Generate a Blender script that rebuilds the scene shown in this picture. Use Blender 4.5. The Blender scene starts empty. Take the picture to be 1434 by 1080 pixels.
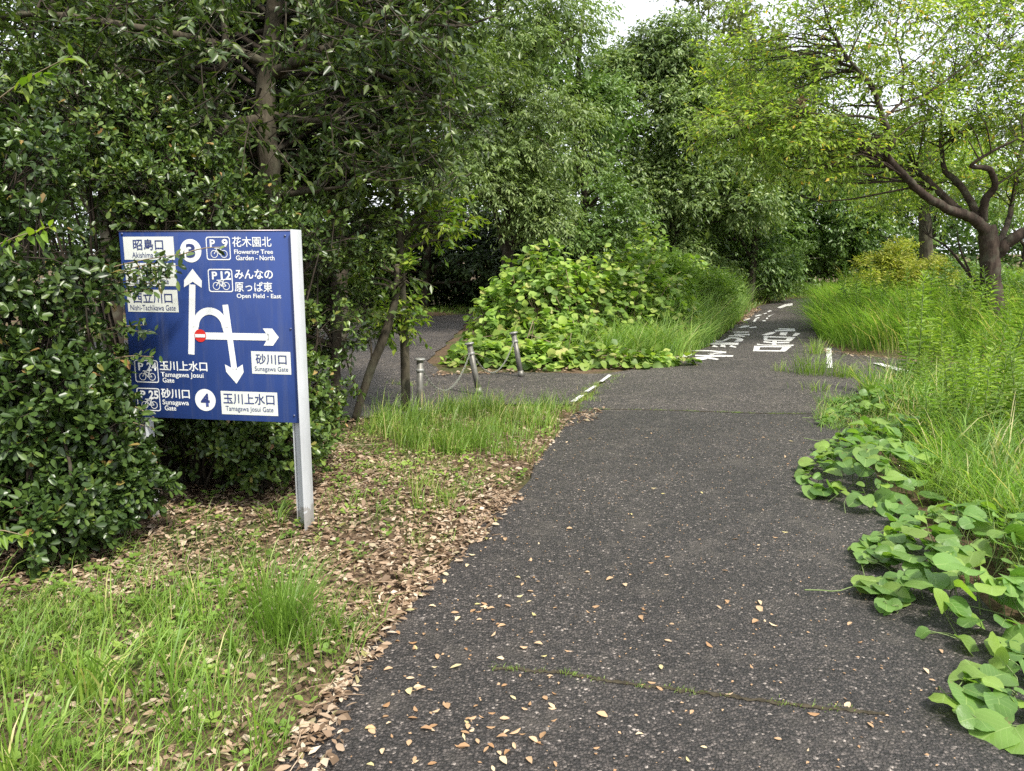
import bpy, bmesh, math, random
import numpy as np
from mathutils import Vector, Matrix
random.seed(5)
sc = bpy.context.scene
C = sc.collection
PI = math.pi

# ------------------------------------------------------------------ camera
F, W0, H0, CAM_Z, PITCH = 1083.0, 1434, 1080, 1.55, math.radians(9.7)
cd = bpy.data.cameras.new('camera'); cam = bpy.data.objects.new('camera', cd); C.objects.link(cam)
cd.sensor_width = 36; cd.lens = 36 * F / W0; cd.clip_start = 0.05; cd.clip_end = 3000
cam.location = (0, 0, CAM_Z); cam.rotation_euler = (PI / 2 - PITCH, 0, 0)
sc.camera = cam

# ------------------------------------------------------------------ sky, sun, exposure
SUN_EL, SUN_AZ = math.radians(54), math.radians(140)     # azimuth clockwise from +Y (ahead): light from the right and a little behind
w = bpy.data.worlds.new('World'); sc.world = w; w.use_nodes = True
nt = w.node_tree; nt.nodes.clear()
sky = nt.nodes.new('ShaderNodeTexSky'); sky.sky_type = 'NISHITA'; sky.sun_disc = False
sky.sun_elevation = SUN_EL; sky.sun_rotation = SUN_AZ; sky.dust_density = 4; sky.air_density = 1.2
mixn = nt.nodes.new('ShaderNodeMix'); mixn.data_type = 'RGBA'; mixn.inputs[0].default_value = 0.85
mixn.inputs[7].default_value = (8.6, 8.9, 9.6, 1)        # even bright cloud cover over the blue
nt.links.new(sky.outputs[0], mixn.inputs[6])
bg = nt.nodes.new('ShaderNodeBackground'); bg.inputs[1].default_value = 0.098
wo = nt.nodes.new('ShaderNodeOutputWorld')
nt.links.new(mixn.outputs[2], bg.inputs[0]); nt.links.new(bg.outputs[0], wo.inputs[0])
sl = bpy.data.lights.new('sun', 'SUN'); sl.energy = 3.5; sl.angle = math.radians(6); sl.color = (1.0, 0.95, 0.86)
so = bpy.data.objects.new('sun', sl); C.objects.link(so)
sd = Vector((math.sin(SUN_AZ) * math.cos(SUN_EL), math.cos(SUN_AZ) * math.cos(SUN_EL), math.sin(SUN_EL)))
so.rotation_euler = sd.to_track_quat('Z', 'Y').to_euler(); so.location = (10, 0, 20)
sc.view_settings.view_transform = 'Standard'; sc.view_settings.look = 'None'
sc.view_settings.gamma = 1; sc.view_settings.use_curve_mapping = False
sc.view_settings.exposure = 1.0
sc.render.engine = 'CYCLES'
cy = sc.cycles
cy.max_bounces = 7; cy.diffuse_bounces = 4; cy.glossy_bounces = 2; cy.transmission_bounces = 4; cy.transparent_max_bounces = 4
cy.use_denoising = False; cy.sample_clamp_indirect = 4; cy.caustics_reflective = False; cy.caustics_refractive = False
cy.use_adaptive_sampling = False
sc.render.use_persistent_data = False

# ------------------------------------------------------------------ helpers
def ray(px, py):
    a, b = (px - W0 / 2) / F, (H0 / 2 - py) / F
    return np.array([a, math.cos(PITCH) + b * math.sin(PITCH), -math.sin(PITCH) + b * math.cos(PITCH)])
def G(px, py, z=0.0):                      # a point on the ground
    d = ray(px, py); t = (z - CAM_Z) / d[2]
    return np.array([d[0] * t, d[1] * t, z])
def at(px, py, Y):                         # a point at distance Y
    d = ray(px, py); t = Y / d[1]
    return np.array([d[0] * t, Y, CAM_Z + d[2] * t])
def nrm(v):
    return v / np.maximum(np.linalg.norm(v, axis=-1, keepdims=True), 1e-9)
def sphere(rng, n):
    return nrm(rng.normal(size=(n, 3)))

class MB:
    def __init__(s): s.v = []; s.f = []; s.r = []; s.n = 0
    def add(s, V, Fs, r=0.5):
        V = np.asarray(V, float).reshape(-1, 3); n = len(V)
        s.v.append(V); s.r.append(np.broadcast_to(np.asarray(r, float), (n,)))
        for f in (Fs if isinstance(Fs, list) else [Fs]): s.f.append(np.asarray(f, int) + s.n)
        s.n += n
    def mesh(s, name, mat, smooth=False):
        me = bpy.data.meshes.new(name)
        if s.n:
            V = np.concatenate(s.v)
            me.vertices.add(len(V)); me.vertices.foreach_set('co', V.ravel())
            idx = np.concatenate([f.ravel() for f in s.f]); tot = np.concatenate([np.full(len(f), f.shape[1]) for f in s.f])
            st = np.concatenate([[0], np.cumsum(tot)[:-1]])
            me.loops.add(len(idx)); me.loops.foreach_set('vertex_index', idx)
            me.polygons.add(len(tot)); me.polygons.foreach_set('loop_start', st)
            a = me.attributes.new('rnd', 'FLOAT', 'POINT'); a.data.foreach_set('value', np.concatenate(s.r))
            me.update(calc_edges=True)
            if smooth: me.polygons.foreach_set('use_smooth', np.ones(len(tot), bool))
        me.materials.append(mat)
        return me
    def obj(s, name, mat, parent=None, smooth=False, off=None):
        return link(name, s.mesh(name, mat, smooth), parent, off)
def link(name, me, parent=None, off=None):
    o = bpy.data.objects.new(name, me); C.objects.link(o)
    if parent is not None:
        o.parent = parent
        if off is not None: o.location = -Vector(off)
    return o
def tag(o, label=None, cat=None, group=None, kind=None):
    if label: o['label'] = label
    if cat: o['category'] = cat
    if group: o['group'] = group
    if kind: o['kind'] = kind
    return o
def empty(name, loc, rz=0.0):
    o = bpy.data.objects.new(name, None); C.objects.link(o); o.location = Vector(loc); o.rotation_euler = (0, 0, rz); o.empty_display_size = 0.2
    return o

def tube(mb, pts, rad, sides=8, r=0.5, cap=True):
    pts = np.asarray(pts, float); n = len(pts); rad = np.broadcast_to(np.asarray(rad, float), (n,))
    T = nrm(np.gradient(pts, axis=0)); ref = np.array([0, 0, 1.0]) if abs(T[0][2]) < 0.8 else np.array([0, 1.0, 0])
    a = np.arange(sides) * 2 * PI / sides; V = []
    x = nrm(np.cross(T[0], ref))
    for i in range(n):
        x = nrm(x - T[i] * np.dot(x, T[i])); y = np.cross(T[i], x)
        V.append(pts[i] + rad[i] * (np.cos(a)[:, None] * x + np.sin(a)[:, None] * y))
    V = np.concatenate(V); q = []
    for i in range(n - 1):
        for k in range(sides):
            k2 = (k + 1) % sides
            q.append((i * sides + k, i * sides + k2, (i + 1) * sides + k2, (i + 1) * sides + k))
    Fs = [np.array(q)]
    if cap: Fs.append(np.array([[(n - 1) * sides + k for k in range(sides)]])); Fs.append(np.array([[k for k in range(sides)][::-1]]))
    mb.add(V, Fs, r)
def spline(P, n=24):
    P = np.asarray(P, float); m = len(P); Q = np.vstack([2 * P[0] - P[1], P, 2 * P[-1] - P[-2]]); out = []
    for s in np.linspace(0, m - 1 - 1e-6, n):
        i = int(s); t = s - i; a, b, c, d = Q[i], Q[i + 1], Q[i + 2], Q[i + 3]
        out.append(0.5 * (2 * b + (c - a) * t + (2 * a - 5 * b + 4 * c - d) * t * t + (3 * b - a - 3 * c + d) * t ** 3))
    return np.array(out)
def box(mb, x0, x1, y0, y1, z0, z1, r=0.5):
    V = [(x, y, z) for z in (z0, z1) for y in (y0, y1) for x in (x0, x1)]
    mb.add(V, np.array([(0, 2, 3, 1), (4, 5, 7, 6), (0, 1, 5, 4), (2, 6, 7, 3), (0, 4, 6, 2), (1, 3, 7, 5)]), r)

# ------------------------------------------------------------------ materials
def newmat(name):
    m = bpy.data.materials.new(name); m.use_nodes = True; n = m.node_tree; n.nodes.clear()
    out = n.nodes.new('ShaderNodeOutputMaterial'); b = n.nodes.new('ShaderNodeBsdfPrincipled')
    n.links.new(b.outputs[0], out.inputs[0])
    return m, n, b, out
def node(n, t, **k):
    x = n.nodes.new('ShaderNode' + t)
    for a, v in k.items(): setattr(x, a, v)
    return x
def ramp(n, stops, interp='LINEAR'):
    r = node(n, 'ValToRGB'); e = r.color_ramp; e.interpolation = interp
    while len(e.elements) < len(stops): e.elements.new(0.5)
    for el, (p, c) in zip(e.elements, stops): el.position = p; el.color = (*c, 1)
    return r
def noise(n, scale, detail=4, rough=0.55, co=None):
    t = node(n, 'TexNoise'); t.inputs['Scale'].default_value = scale; t.inputs['Detail'].default_value = detail; t.inputs['Roughness'].default_value = rough
    if co is not None: n.links.new(co, t.inputs['Vector'])
    return t
def mathn(n, op, a, b=None, clamp=False):
    x = node(n, 'Math', operation=op); x.use_clamp = clamp
    for i, v in ((0, a), (1, b)):
        if v is None: continue
        if isinstance(v, (int, float)): x.inputs[i].default_value = v
        else: n.links.new(v, x.inputs[i])
    return x.outputs[0]
def mixc(n, fac, a, b, mode='MIX'):
    x = node(n, 'Mix', data_type='RGBA', blend_type=mode)
    for i, v in ((0, fac), (6, a), (7, b)):
        if isinstance(v, (int, float)): x.inputs[i].default_value = v
        elif isinstance(v, tuple): x.inputs[i].default_value = (*v, 1)
        else: n.links.new(v, x.inputs[i])
    return x.outputs[2]
def rndval(n):
    a = node(n, 'Attribute', attribute_name='rnd'); o = node(n, 'ObjectInfo')
    return mathn(n, 'FRACT', mathn(n, 'ADD', a.outputs['Fac'], o.outputs['Random']))

def leafmat(name, stops, trans=0.3, rough=0.45, spec=0.4, tint=(1.35, 1.5, 0.55), veins=False, patch=0.35, pscale=1.2):
    m, n, b, out = newmat(name)
    r = ramp(n, stops); n.links.new(rndval(n), r.inputs[0]); col = r.outputs[0]
    g = node(n, 'NewGeometry')
    pn = noise(n, pscale, 3, 0.6, g.outputs['Position'])
    pr = ramp(n, [(0.3, (1 - patch,) * 3), (0.7, (1 + patch * 0.6,) * 3)]); n.links.new(pn.outputs[0], pr.inputs[0])
    col = mixc(n, 1.0, col, pr.outputs[0], 'MULTIPLY')
    if veins:
        tc = node(n, 'TexCoord'); sx = node(n, 'SeparateXYZ'); n.links.new(tc.outputs['Object'], sx.inputs[0])
        ax = mathn(n, 'ABSOLUTE', sx.outputs[0])
        mid = mathn(n, 'LESS_THAN', ax, 0.016)
        sv = mathn(n, 'FRACT', mathn(n, 'MULTIPLY', mathn(n, 'SUBTRACT', sx.outputs[1], mathn(n, 'MULTIPLY', ax, 0.75)), 6.5))
        side = mathn(n, 'LESS_THAN', sv, 0.10)
        vn = mathn(n, 'MAXIMUM', mid, mathn(n, 'MULTIPLY', side, 0.6))
        col = mixc(n, mathn(n, 'MULTIPLY', vn, 0.55), col, (0.30, 0.42, 0.13))
        bn = noise(n, 5.0, 3, 0.6, tc.outputs['Object']); bm = node(n, 'Bump'); bm.inputs['Strength'].default_value = 0.35; bm.inputs['Distance'].default_value = 0.01
        hh = mathn(n, 'SUBTRACT', mathn(n, 'MULTIPLY', bn.outputs[0], 0.6), vn)
        sp = noise(n, 9.0, 4, 0.7, g.outputs['Position']); spr_ = ramp(n, [(0.66, (0, 0, 0)), (0.72, (0.8,) * 3)]); n.links.new(mathn(n, 'MULTIPLY', mathn(n, 'ADD', sp.outputs[0], 0.0), 1.0), spr_.inputs[0])
        col = mixc(n, spr_.outputs[0], col, (0.22, 0.17, 0.07))
        n.links.new(hh, bm.inputs['Height']); n.links.new(bm.outputs[0], b.inputs['Normal'])
    n.links.new(col, b.inputs['Base Color']); b.inputs['Roughness'].default_value = rough; b.inputs['Specular IOR Level'].default_value = spec
    t = node(n, 'BsdfTranslucent'); n.links.new(mixc(n, 1.0, col, tint, 'MULTIPLY'), t.inputs[0])
    mx = node(n, 'MixShader'); mx.inputs[0].default_value = trans
    n.links.new(b.outputs[0], mx.inputs[1]); n.links.new(t.outputs[0], mx.inputs[2]); n.links.new(mx.outputs[0], out.inputs[0])
    return m
def barkmat(name, a, b_, lichen=(0.16, 0.17, 0.12), amt=0.35, scale=14):
    m, n, b, out = newmat(name)
    tc = node(n, 'TexCoord'); mp = node(n, 'Mapping'); mp.inputs['Scale'].default_value = (1, 1, 0.28); n.links.new(tc.outputs['Object'], mp.inputs[0])
    n1 = noise(n, scale, 6, 0.65, mp.outputs[0]); r = ramp(n, [(0.3, a), (0.7, b_)]); n.links.new(n1.outputs[0], r.inputs[0])
    n2 = noise(n, 5, 4, 0.6, tc.outputs['Object']); r2 = ramp(n, [(0.5, (0, 0, 0)), (0.65, (amt,) * 3)]); n.links.new(n2.outputs[0], r2.inputs[0])
    n.links.new(mixc(n, r2.outputs[0], r.outputs[0], lichen), b.inputs['Base Color']); b.inputs['Roughness'].default_value = 0.9; b.inputs['Specular IOR Level'].default_value = 0.2
    bm = node(n, 'Bump'); bm.inputs['Strength'].default_value = 0.9; bm.inputs['Distance'].default_value = 0.02; n.links.new(n1.outputs[0], bm.inputs['Height']); n.links.new(bm.outputs[0], b.inputs['Normal'])
    return m
def plain(name, col, rough=0.5, metal=0.0, spec=0.5, var=0.12, vs=6, bump=0.0):
    m, n, b, out = newmat(name)
    tc = node(n, 'TexCoord'); t = noise(n, vs, 5, 0.65, tc.outputs['Object'])
    r = ramp(n, [(0.3, tuple(c * (1 - var) for c in col)), (0.7, tuple(min(1, c * (1 + var)) for c in col))]); n.links.new(t.outputs[0], r.inputs[0])
    n.links.new(r.outputs[0], b.inputs['Base Color']); b.inputs['Roughness'].default_value = rough; b.inputs['Metallic'].default_value = metal; b.inputs['Specular IOR Level'].default_value = spec
    if bump:
        bm = node(n, 'Bump'); bm.inputs['Strength'].default_value = bump; bm.inputs['Distance'].default_value = 0.004; n.links.new(t.outputs[0], bm.inputs['Height']); n.links.new(bm.outputs[0], b.inputs['Normal'])
    return m

def weathered(name, col, rough=0.36, dirt=(0.10, 0.115, 0.17), amt=0.45, foot=0.0):
    m, n, b, out = newmat(name)
    tc = node(n, 'TexCoord'); mp = node(n, 'Mapping'); mp.inputs['Scale'].default_value = (9, 9, 0.7); n.links.new(tc.outputs['Object'], mp.inputs[0])
    s = noise(n, 2.2, 6, 0.7, mp.outputs[0]); r = ramp(n, [(0.5, (0, 0, 0)), (0.78, (amt,) * 3)]); n.links.new(s.outputs[0], r.inputs[0])
    g2 = noise(n, 3.0, 4, 0.6, tc.outputs['Object']); r2 = ramp(n, [(0.3, tuple(c * 0.88 for c in col)), (0.7, tuple(min(1, c * 1.12) for c in col))]); n.links.new(g2.outputs[0], r2.inputs[0])
    c = mixc(n, r.outputs[0], r2.outputs[0], dirt)
    if foot:
        sx = node(n, 'SeparateXYZ'); n.links.new(tc.outputs['Object'], sx.inputs[0]); f = noise(n, 14, 4, 0.6, tc.outputs['Object'])
        k = mathn(n, 'MULTIPLY', mathn(n, 'LESS_THAN', sx.outputs[2], mathn(n, 'MULTIPLY', f.outputs[0], foot)), 0.5); c = mixc(n, k, c, (0.16, 0.12, 0.08))
    n.links.new(c, b.inputs['Base Color']); n.links.new(mathn(n, 'ADD', mathn(n, 'MULTIPLY', r.outputs[0], 0.6), rough), b.inputs['Roughness'])
    return m
def ground_mat():
    m, n, b, out = newmat('soil_and_litter')
    g = node(n, 'NewGeometry')
    n1 = noise(n, 38, 6, 0.7, g.outputs['Position']); n2 = noise(n, 0.9, 4, 0.6, g.outputs['Position'])
    r = ramp(n, [(0.28, (0.035, 0.024, 0.015)), (0.5, (0.11, 0.075, 0.046)), (0.72, (0.22, 0.15, 0.09))]); n.links.new(n1.outputs[0], r.inputs[0])
    r2 = ramp(n, [(0.25, (0.02, 0.03, 0.01)), (0.75, (0.07, 0.10, 0.025))]); n.links.new(n1.outputs[0], r2.inputs[0])
    k = ramp(n, [(0.5, (0, 0, 0)), (0.62, (0.8,) * 3)]); n.links.new(n2.outputs[0], k.inputs[0])
    n.links.new(mixc(n, k.outputs[0], r.outputs[0], r2.outputs[0]), b.inputs['Base Color'])
    b.inputs['Roughness'].default_value = 0.95; b.inputs['Specular IOR Level'].default_value = 0.15
    bm = node(n, 'Bump'); bm.inputs['Strength'].default_value = 1; bm.inputs['Distance'].default_value = 0.02; n.links.new(n1.outputs[0], bm.inputs['Height']); n.links.new(bm.outputs[0], b.inputs['Normal'])
    return m
def asphalt_mat(name, lift=1.0):
    m, n, b, out = newmat(name)
    g = node(n, 'NewGeometry'); pos = g.outputs['Position']
    wob = noise(n, 75, 3, 0.6, pos)
    vec = node(n, 'VectorMath', operation='MULTIPLY_ADD'); n.links.new(wob.outputs['Color'], vec.inputs[0]); vec.inputs[1].default_value = (0.014,) * 3; n.links.new(pos, vec.inputs[2])
    v = node(n, 'TexVoronoi'); v.inputs['Scale'].default_value = 88; n.links.new(vec.outputs[0], v.inputs['Vector'])
    sv = node(n, 'SeparateColor'); n.links.new(v.outputs['Color'], sv.inputs[0])
    cr = ramp(n, [(0.0, (0.018, 0.0162, 0.0152)), (0.5, (0.047, 0.0425, 0.0402)), (0.85, (0.092, 0.083, 0.078)), (0.965, (0.155, 0.14, 0.13)), (1.0, (0.40, 0.37, 0.34))])
    n.links.new(sv.outputs[0], cr.inputs[0])
    gap = ramp(n, [(0.30, (1, 1, 1)), (0.68, (0.18,) * 3)]); n.links.new(mathn(n, 'MULTIPLY', v.outputs['Distance'], 1.0), gap.inputs[0])
    col = mixc(n, 0.8, cr.outputs[0], gap.outputs[0], 'MULTIPLY')
    fine = noise(n, 260, 3, 0.6, pos); fr = ramp(n, [(0.35, (0.55,) * 3), (0.65, (1.45,) * 3)]); n.links.new(fine.outputs[0], fr.inputs[0]); col = mixc(n, 0.75, col, fr.outputs[0], 'MULTIPLY')
    big = noise(n, 0.55, 5, 0.6, pos); br = ramp(n, [(0.3, (0.62 * lift,) * 3), (0.7, (1.2 * lift,) * 3)]); n.links.new(big.outputs[0], br.inputs[0])
    col = mixc(n, 1.0, col, br.outputs[0], 'MULTIPLY')
    st = noise(n, 3.3, 5, 0.7, pos); sr = ramp(n, [(0.52, (0, 0, 0)), (0.72, (0.5,) * 3)]); n.links.new(st.outputs[0], sr.inputs[0])
    col = mixc(n, sr.outputs[0], col, (0.10 * lift, 0.092 * lift, 0.080 * lift))
    col = mixc(n, 1.0, col, (1.07, 1.0, 0.94), 'MULTIPLY')
    sy = node(n, 'SeparateXYZ'); n.links.new(pos, sy.inputs[0])          # beyond the far joint, glancing sky reflection and sun glints painted in as paler colour
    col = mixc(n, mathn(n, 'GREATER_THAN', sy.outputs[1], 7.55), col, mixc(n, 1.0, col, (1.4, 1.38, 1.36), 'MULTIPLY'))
    n.links.new(col, b.inputs['Base Color'])
    b.inputs['Roughness'].default_value = 0.55; b.inputs['Specular IOR Level'].default_value = 0.6
    hgt = mathn(n, 'ADD', mathn(n, 'ADD', mathn(n, 'MULTIPLY', v.outputs['Distance'], -1.0), mathn(n, 'MULTIPLY', sv.outputs[1], 0.7)), mathn(n, 'MULTIPLY', fine.outputs[0], 0.5))
    bm = node(n, 'Bump'); bm.inputs['Strength'].default_value = 1.0; bm.inputs['Distance'].default_value = 0.016
    n.links.new(hgt, bm.inputs['Height']); n.links.new(bm.outputs[0], b.inputs['Normal'])
    return m
def paint_mat():
    m, n, b, out = newmat('worn_white_road_paint')
    g = node(n, 'NewGeometry'); n1 = noise(n, 30, 6, 0.75, g.outputs['Position'])
    r = ramp(n, [(0.38, (0.09, 0.088, 0.085)), (0.52, (0.66, 0.65, 0.62))]); n.links.new(n1.outputs[0], r.inputs[0])
    n.links.new(r.outputs[0], b.inputs['Base Color']); b.inputs['Roughness'].default_value = 0.7
    return m

M = {}
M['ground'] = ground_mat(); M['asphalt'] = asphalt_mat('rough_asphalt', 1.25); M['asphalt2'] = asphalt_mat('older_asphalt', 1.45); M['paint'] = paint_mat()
def L3(a, b, c): return [(0.0, a), (0.55, b), (1.0, c)]
M['shrub'] = leafmat('glossy_shrub_leaf', [(0, (0.0273, 0.0548, 0.0142)), (0.5, (0.0558, 0.1008, 0.0223)), (0.85, (0.1053, 0.1643, 0.0304)), (0.97, (0.161, 0.2191, 0.0406)), (1.0, (0.3218, 0.1753, 0.071))], 0.18, 0.36, 0.45, patch=0.3)
M['oak'] = leafmat('evergreen_oak_leaf', L3((0.0416, 0.072, 0.0204), (0.0765, 0.1211, 0.033), (0.158, 0.2107, 0.0589)), 0.34, 0.38, 0.5, patch=0.4)
M['vine'] = leafmat('yellow_green_leaf', L3((0.10, 0.19, 0.02), (0.17, 0.28, 0.03), (0.28, 0.34, 0.05)), 0.42, 0.45, 0.4, veins=False)
M['grey'] = leafmat('grey_green_leaf', L3((0.1128, 0.1758, 0.057), (0.1918, 0.2696, 0.0915), (0.3158, 0.3869, 0.1423)), 0.30, 0.45, 0.4, patch=0.35, pscale=0.8)
M['mid'] = leafmat('mid_green_leaf', L3((0.0751, 0.1436, 0.0369), (0.1459, 0.2385, 0.0627), (0.2466, 0.3425, 0.1014)), 0.28, 0.40, 0.45, patch=0.35, pscale=0.8)
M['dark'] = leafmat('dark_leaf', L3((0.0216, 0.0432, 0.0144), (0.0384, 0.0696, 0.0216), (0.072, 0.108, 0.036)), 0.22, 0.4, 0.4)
M['pale'] = leafmat('pale_willow_leaf', L3((0.12, 0.156, 0.072), (0.18, 0.216, 0.096), (0.24, 0.276, 0.132)), 0.35, 0.5, 0.3)
M['cherry'] = leafmat('cherry_leaf', [(0, (0.1357, 0.2185, 0.0438)), (0.5, (0.2124, 0.3105, 0.0625)), (0.95, (0.3422, 0.4255, 0.1063)), (0.985, (0.5428, 0.506, 0.1)), (1.0, (0.649, 0.345, 0.0875))], 0.52, 0.42, 0.35, patch=0.25)
M['kudzu'] = leafmat('kudzu_leaf', L3((0.0887, 0.1867, 0.0358), (0.1399, 0.2604, 0.0528), (0.2424, 0.3636, 0.0638)), 0.36, 0.42, 0.45, veins=True, patch=0.3, pscale=2.5)
M['kudzu_far'] = leafmat('kudzu_mass_leaf', [(0, (0.1089, 0.1909, 0.0386)), (0.5, (0.2056, 0.3257, 0.0607)), (0.9, (0.3629, 0.4717, 0.0992)), (1.0, (0.4355, 0.4044, 0.1543))], 0.38, 0.48, 0.35, patch=0.45, pscale=1.6)
M['weed'] = leafmat('weed_leaf', L3((0.132, 0.2268, 0.0385), (0.192, 0.3024, 0.055), (0.288, 0.3888, 0.077)), 0.38, 0.5, 0.3)
M['yellowbush'] = leafmat('yellow_bush_leaf', L3((0.20, 0.27, 0.04), (0.30, 0.34, 0.06), (0.42, 0.40, 0.09)), 0.38, 0.5, 0.3)
M['grass'] = leafmat('grass_blade', [(0, (0.1129, 0.2076, 0.0296)), (0.5, (0.1957, 0.3115, 0.0517)), (0.9, (0.3161, 0.4291, 0.0887)), (1.0, (0.572, 0.4568, 0.2365))], 0.38, 0.45, 0.4)
M['tallgrass'] = leafmat('tall_grass_blade', [(0, (0.116, 0.2262, 0.0462)), (0.45, (0.219, 0.3519, 0.0726)), (0.80, (0.3608, 0.4649, 0.1188)), (0.90, (0.4896, 0.4776, 0.2112)), (1.0, (0.6442, 0.5277, 0.33))], 0.40, 0.5, 0.3, patch=0.4, pscale=2.2)
M['litter'] = leafmat('dry_leaf', [(0, (0.09, 0.058, 0.034)), (0.35, (0.23, 0.155, 0.095)), (0.7, (0.37, 0.265, 0.175)), (0.93, (0.52, 0.43, 0.32)), (1.0, (0.22, 0.21, 0.06))], 0.12, 0.6, 0.3, tint=(1.2, 0.95, 0.6), patch=0.35, pscale=3)
M['dryleaf'] = leafmat('pale_dry_leaf', [(0, (0.30, 0.17, 0.08)), (0.5, (0.46, 0.31, 0.18)), (0.85, (0.58, 0.46, 0.30)), (1.0, (0.50, 0.44, 0.18))], 0.12, 0.6, 0.3, tint=(1.2, 0.95, 0.6), patch=0.1)
M['bark'] = barkmat('grey_brown_bark', (0.030, 0.025, 0.017), (0.105, 0.09, 0.062), (0.12, 0.13, 0.085))
M['bark_cherry'] = barkmat('cherry_bark', (0.020, 0.014, 0.011), (0.085, 0.062, 0.048), amt=0.25)
M['bark_dark'] = barkmat('dark_bark', (0.018, 0.014, 0.010), (0.07, 0.055, 0.04))
M['stem'] = plain('green_stem', (0.12, 0.17, 0.05), 0.6)
M['drystem'] = plain('dry_stem', (0.22, 0.17, 0.10), 0.7)

# leaf templates: x across, y along, z up
def tmpl_diamond():
    return np.array([(0, 0, 0), (-0.5, 0.42, 0.06), (0, 1, -0.08), (0.5, 0.42, 0.06)]), [np.array([(0, 2, 1), (0, 3, 2)])]
def tmpl_oval():
    V = np.array([(0, 0, 0), (-0.34, 0.25, 0.05), (-0.5, 0.6, 0.07), (-0.2, 0.93, 0.0), (0, 1, -0.03), (0.2, 0.93, 0.0), (0.5, 0.6, 0.07), (0.34, 0.25, 0.05), (0, 0.6, 0.0)])
    return V, [np.array([(0, 8, 2, 1), (8, 4, 3, 2), (8, 6, 5, 4), (0, 7, 6, 8)])]
def tmpl_lance():
    V = np.array([(0, 0, 0), (-0.5, 0.33, 0.04), (-0.36, 0.66, 0.0), (0, 1, -0.16), (0.36, 0.66, 0.0), (0.5, 0.33, 0.04)])
    return V, [np.array([(0, 5, 4, 3), (0, 3, 2, 1)])]
def tmpl_blunt():
    V = np.array([(0, 0, 0), (-0.36, 0.42, 0.05), (-0.44, 0.80, 0.03), (0, 1, -0.06), (0.44, 0.80, 0.03), (0.36, 0.42, 0.05)])
    return V, [np.array([(0, 5, 4, 3), (0, 3, 2, 1)])]
def tmpl_heart():
    h = [(0.0, -0.02), (0.16, -0.05), (0.36, 0.02), (0.50, 0.18), (0.55, 0.38), (0.51, 0.60), (0.38, 0.80), (0.17, 0.94), (0, 0.99)]
    rim = [(x, y) for x, y in h] + [(-x, y) for x, y in h[-2:0:-1]]
    z = lambda x, y: 0.16 * abs(x) - 0.22 * (y - 0.35) ** 2 + (0.03 if abs(x) > 0.45 else 0)
    V = [(0, 0.22, z(0, 0.22)), (0, 0.6, z(0, 0.6))] + [(x, y, z(x, y)) for x, y in rim]
    n = len(rim); T = []
    for i in range(n):
        j = (i + 1) % n; c = 0 if (rim[i][1] + rim[j][1]) / 2 < 0.45 else 1
        T.append((c, i + 2, j + 2))
    # bridge between the two centres
    T2 = []
    for i in range(n):
        j = (i + 1) % n
        ci = 0 if (rim[i][1] + rim[j][1]) / 2 < 0.45 else 1
        k = (j + 1) % n; cj = 0 if (rim[j][1] + rim[k][1]) / 2 < 0.45 else 1
        if ci != cj: T2.append((ci, j + 2, cj))
    return np.array(V), [np.array(T + T2)]
T_D, T_O, T_L, T_B, T_H = tmpl_diamond(), tmpl_oval(), tmpl_lance(), tmpl_blunt(), tmpl_heart()

def basis(D, N):
    Yv = nrm(D); X = nrm(np.cross(Yv, N)); Z = np.cross(X, Yv)
    return X, Yv, Z
def leaves(mb, T, P, D, N, Ln, Wd, rnd):
    V, Fs = T; k = len(V); n = len(P)
    if n == 0: return
    X, Yv, Z = basis(D, N)
    Ln = np.broadcast_to(Ln, (n,))[:, None, None]; Wd = np.broadcast_to(Wd, (n,))[:, None, None]
    A = P[:, None, :] + V[None, :, 0:1] * Wd * X[:, None, :] + V[None, :, 1:2] * Ln * Yv[:, None, :] + V[None, :, 2:3] * Ln * Z[:, None, :]
    off = (np.arange(n) * k)[:, None, None]
    mb.add(A.reshape(-1, 3), [(f[None] + off).reshape(-1, f.shape[1]) for f in Fs], np.repeat(np.broadcast_to(rnd, (n,)), k))
def leaf_objs(name, me, root, base, P, D, N, Ln, Wd):
    X, Yv, Z = basis(D, N); n = len(P); Ln = np.broadcast_to(Ln, (n,)); Wd = np.broadcast_to(Wd, (n,))
    for i in range(n):
        o = bpy.data.objects.new(name, me); C.objects.link(o); o.parent = root
        m = Matrix.Identity(4)
        for r_ in range(3):
            m[r_][0] = X[i][r_] * Wd[i]; m[r_][1] = Yv[i][r_] * Ln[i]; m[r_][2] = Z[i][r_] * Ln[i]; m[r_][3] = P[i][r_] - base[r_]
        o.matrix_basis = m
def sprays(rng, S, A, l, k, droop=0.3, fan=0.8, jit=0.35, upn=1.0):
    """k leaves along each twig: positions, directions, normals"""
    n = len(S); A = nrm(A); t = (np.arange(k)[None] + rng.random((n, k))) / k
    l = np.broadcast_to(l, (n,))[:, None, None]
    P = S[:, None] + A[:, None] * l * t[..., None]
    P[..., 2] -= droop * 0.35 * (l[..., 0] * t ** 2)
    side = nrm(np.cross(A, np.array([0, 0, 1.0]) + 0.3 * rng.normal(size=(n, 3))))
    sg = np.where((np.arange(k) % 2)[None] == 0, 1.0, -1.0)
    D = A[:, None] * 0.7 + side[:, None] * (sg[..., None] * fan) + jit * rng.normal(size=(n, k, 3)); D[..., 2] -= droop
    N = np.array([0, 0, upn])[None, None] + 0.55 * rng.normal(size=(n, k, 3)) + 0.25 * A[:, None]
    return P.reshape(-1, 3), D.reshape(-1, 3), N.reshape(-1, 3)
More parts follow.
